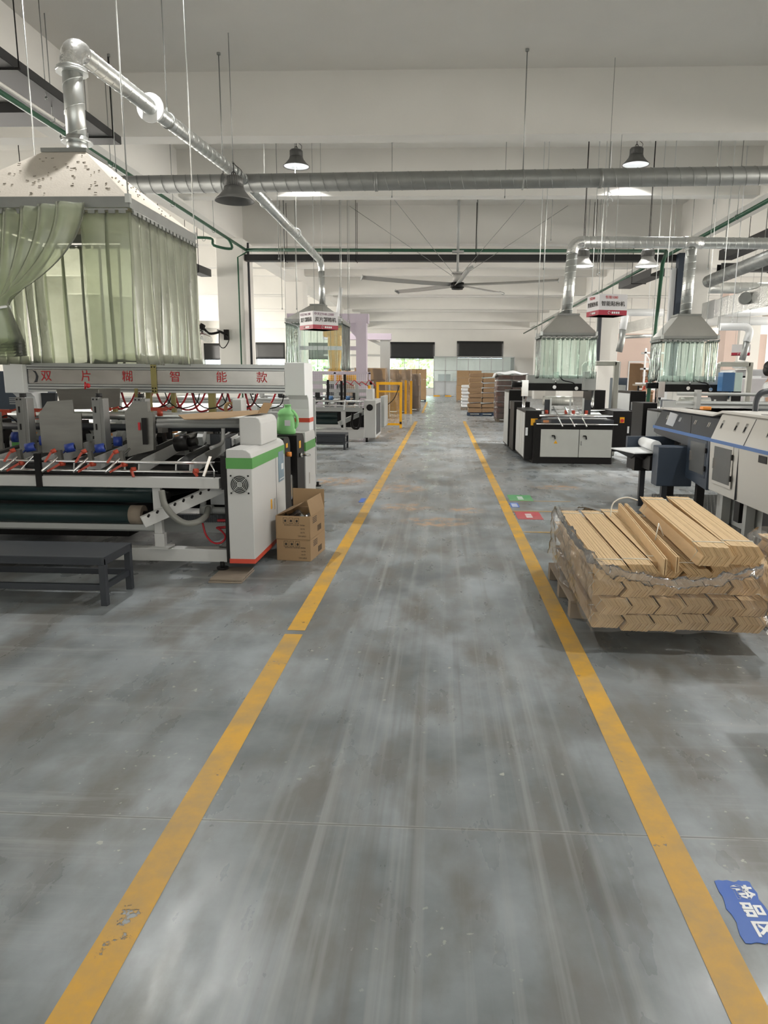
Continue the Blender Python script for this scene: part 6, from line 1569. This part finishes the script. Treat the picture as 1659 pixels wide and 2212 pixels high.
# boxes in the store room behind the doorway
for k in range(6):
    tag(MB().box(dx0 + .25 + .27 * k, dx0 + 1.0 + .27 * k, 46.0 + .8 * k, 46.7 + .8 * k, 0, 2.45 - .1 * (k % 2)).build('paper_stack', CARDD, None, bevel=.03), 'tall dark brown paper stack in the store room behind the doorway', 'stack', 'paper stacks in the store room')
for k in range(4):
    tag(MB().box(dx0 + 1.45, dx0 + 2.4, 48, 48.7, k * .52, .5 + k * .52).build('carton', CARD, None, bevel=.01), 'brown carton in the store room pile behind the doorway', 'carton', 'cartons in the store room')
tag(MB().box(dx0 + 1.55, dx0 + 1.9, 47.985, 48, 1.66, 1.95).build('paper_notice', PAPER, None), 'white paper notice on the store room cartons', 'notice')
struct(MB().box(10.9, 19.5, 55.0, 55.2, 0, 4.2).build('wall_store', PINKW))
# white rack
rk = thing('storage_rack', 'white steel rack standing in front of the pink partition', 'rack', (12.3, 40, 0))
xr = 10.929
for dx in (0, 1.1):
    MB().box(xr + dx, xr + dx + .09, 40, 40.1, 0, 3.138).build('upright', WHITE, rk)
m = MB()
for z in (.9, 2.0, 2.85): m.box(xr, xr + 1.2, 40, 40.8, z, z + .09)
m.build('shelf_beam', WHITE, rk)
MB().bar((xr + .06, 40.05, 2.85), (xr + .5, 40.05, 2.2), .05, .05).build('brace', WHITE, rk)
wt = thing('work_table', 'cluttered work table with a wooden edge in front of the store room doorway', 'table', (8.3, 28, 0))
tx0, tx1 = 7.435, 8.273
m = MB(); m.box(tx0, tx1, 28, 28.7, 1.24, 1.30).box(tx0 + .4, tx1, 27.95, 28, 1.15, 1.24); m.build('table_top', WOOD, wt)
for x in (tx0 + .05, tx1 - .1):
    MB().box(x, x + .06, 28.1, 28.16, 0, 1.24).build('leg', BLACK, wt)
for k in range(4): tag(MB().box(tx0 + .05 + .21 * k, tx0 + .2 + .21 * k, 28.1, 28.5, 1.30, 1.36).build('paper_pile', PAPER, None), 'small white paper pile on the cluttered work table', 'paper', 'paper piles on the work table')
# stacked brown sheets on the patcher tables at right, window band
tag(MB().box(5.354, 5.594, 17.5, 18.2, .0, 1.0).build('side_cabinet', DGREY, None, bevel=.01), 'dark cabinet behind the second window patching machine', 'cabinet')
cp = MB().box(12.861, 13.401, 34, 34.8, 0, 5.4)
struct(cp.build('column', PINKW))
struct(MB().box(15.888, 16.961, 40, 40.6, 0, 5.4).build('column', WALL))

# ============================================================ people
SKIN = mat('skin', (.50, .30, .21), .55, var=.05)
HAIR = mat('black_hair', (.012, .011, .011), .5)
def limb_mesh(name, chains, root, material, sub=2):
    """one continuous skinned body from joint chains [(point, radius), ...] that share their first points"""
    me = bpy.data.meshes.new(name); vs, es, rs = [], [], []
    idx = {}
    for ch in chains:
        prev = None
        for p, r_ in ch:
            k = tuple(round(c_, 4) for c_ in p)
            if k not in idx:
                idx[k] = len(vs); vs.append(p); rs.append(r_)
            if prev is not None and (prev, idx[k]) not in es: es.append((prev, idx[k]))
            prev = idx[k]
    me.from_pydata(vs, es, [])
    o = bpy.data.objects.new(name, me); COL.objects.link(o); o.parent = root
    sk = o.modifiers.new('skin', 'SKIN')
    for i, d_ in enumerate(me.skin_vertices[0].data): d_.radius = (rs[i], rs[i]); d_.use_root = (i == 0)
    s2 = o.modifiers.new('sub', 'SUBSURF'); s2.levels = s2.render_levels = sub
    me.materials.append(material)
    for p in me.polygons: p.use_smooth = True
    return o
def person(x, y, rz, z0, label, shirt, trousers, lean=0.0, arms=.5):
    t = thing('person', label, 'person', (x, y, z0), rz)
    def L_(px, py, pz):                       # bend the upper body forward (towards -Y) about the hips
        if pz > .92:
            h_ = pz - .92; return (px, py - h_ * math.sin(lean), .92 + h_ * math.cos(lean))
        return (px, py, pz)
    pel = L_(0, 0, .95)
    chains = [[(pel, .12), (L_(0, 0, 1.12), .115), (L_(0, 0, 1.30), .125), (L_(0, 0, 1.42), .09), (L_(0, -.01, 1.49), .052), (L_(0, -.02, 1.55), .055), (L_(0, -.03, 1.63), .085), (L_(0, -.02, 1.70), .07)]]
    for s in (-1, 1):
        chains.append([(pel, .12), (L_(s * .09, 0, .90), .088), (L_(s * .10, -.01, .50), .055), (L_(s * .10, .02, .10), .038), (L_(s * .10, -.02, .04), .04), (L_(s * .11, -.16, .03), .03)])
        sh, el, wr = L_(s * .19, 0, 1.40), L_(s * .24, -.04, 1.12), L_(s * .20, -.24 * arms * 2, .98 + .1 * arms)
        chains.append([(L_(0, 0, 1.42), .09), (sh, .055), (el, .040), (wr, .026)])
        hd = (wr[0], wr[1] - .05, wr[2] - .02)
        chains[-1].append((hd, .028))
        for f_ in range(4):
            q = (hd[0] + (f_ - 1.5) * .019, hd[1] - .045, hd[2] - .008); q2 = (q[0], q[1] - .032 + .004 * abs(f_ - 1.5), q[2] - .02)
            chains.append([(hd, .028), (q, .0095), (q2, .008)])
        chains.append([(hd, .028), (hd[0] - s * .035, hd[1] - .02, hd[2] + .01), ][0:1] and [(hd, .028), ((hd[0] - s * .035, hd[1] - .02, hd[2] + .01), .010), ((hd[0] - s * .045, hd[1] - .045, hd[2]), .008)])
    limb_mesh('body', chains, t, SKIN)
    limb_mesh('shirt', [[(L_(0, 0, .93), .135), (L_(0, 0, 1.12), .13), (L_(0, 0, 1.30), .14), (L_(0, 0, 1.42), .10)]] + [[(L_(0, 0, 1.42), .10), (L_(s * .19, 0, 1.40), .07), (L_(s * .225, -.025, 1.22), .06)] for s in (-1, 1)], t, shirt)
    limb_mesh('trousers', [[(L_(0, 0, .98), .135)] + [(L_(s * .09, 0, .88), .10), (L_(s * .10, -.01, .50), .072), (L_(s * .10, .015, .10), .06)] for s in (-1, 1)], t, trousers)
    h_ = Vector(L_(0, -.015, 1.665))
    m = MB(); m.ball(tuple(h_ + Vector((0, .02, .035))), (.095, .105, .095), 16, 10).ball(tuple(h_ + Vector((0, .06, -.02))), (.085, .07, .09), 12, 8); m.build('hair', HAIR, t)
    m = MB(); f0 = h_ + Vector((0, -.095, -.03)); m.ball(tuple(f0 + Vector((0, -.01, 0))), (.014, .022, .022), 8, 6)
    for s in (-1, 1): m.ball(tuple(h_ + Vector((s * .088, .005, -.03))), (.014, .024, .032), 8, 6)
    m.build('nose_and_ears', SKIN, t)
    m = MB()
    for s in (-1, 1): m.ball(tuple(f0 + Vector((s * .032, .008, .025))), (.013, .007, .007), 8, 6)
    m.build('eyes', INK, t)
    MB().ball(tuple(f0 + Vector((0, .006, -.045))), (.025, .008, .007), 8, 6).build('mouth', REDINK, t)
    return t
px_, pz_ = 10.549, 1.842
person(8.061, 29.3, R(70), 0, 'person in a red shirt with short black hair leaning over the cluttered work table', RED, DBLUE, lean=.28)
person(4.958, 11.2, R(60), .0, 'person with black hair standing half out of frame at the right edge', WHITE, DBLUE, lean=0.0)
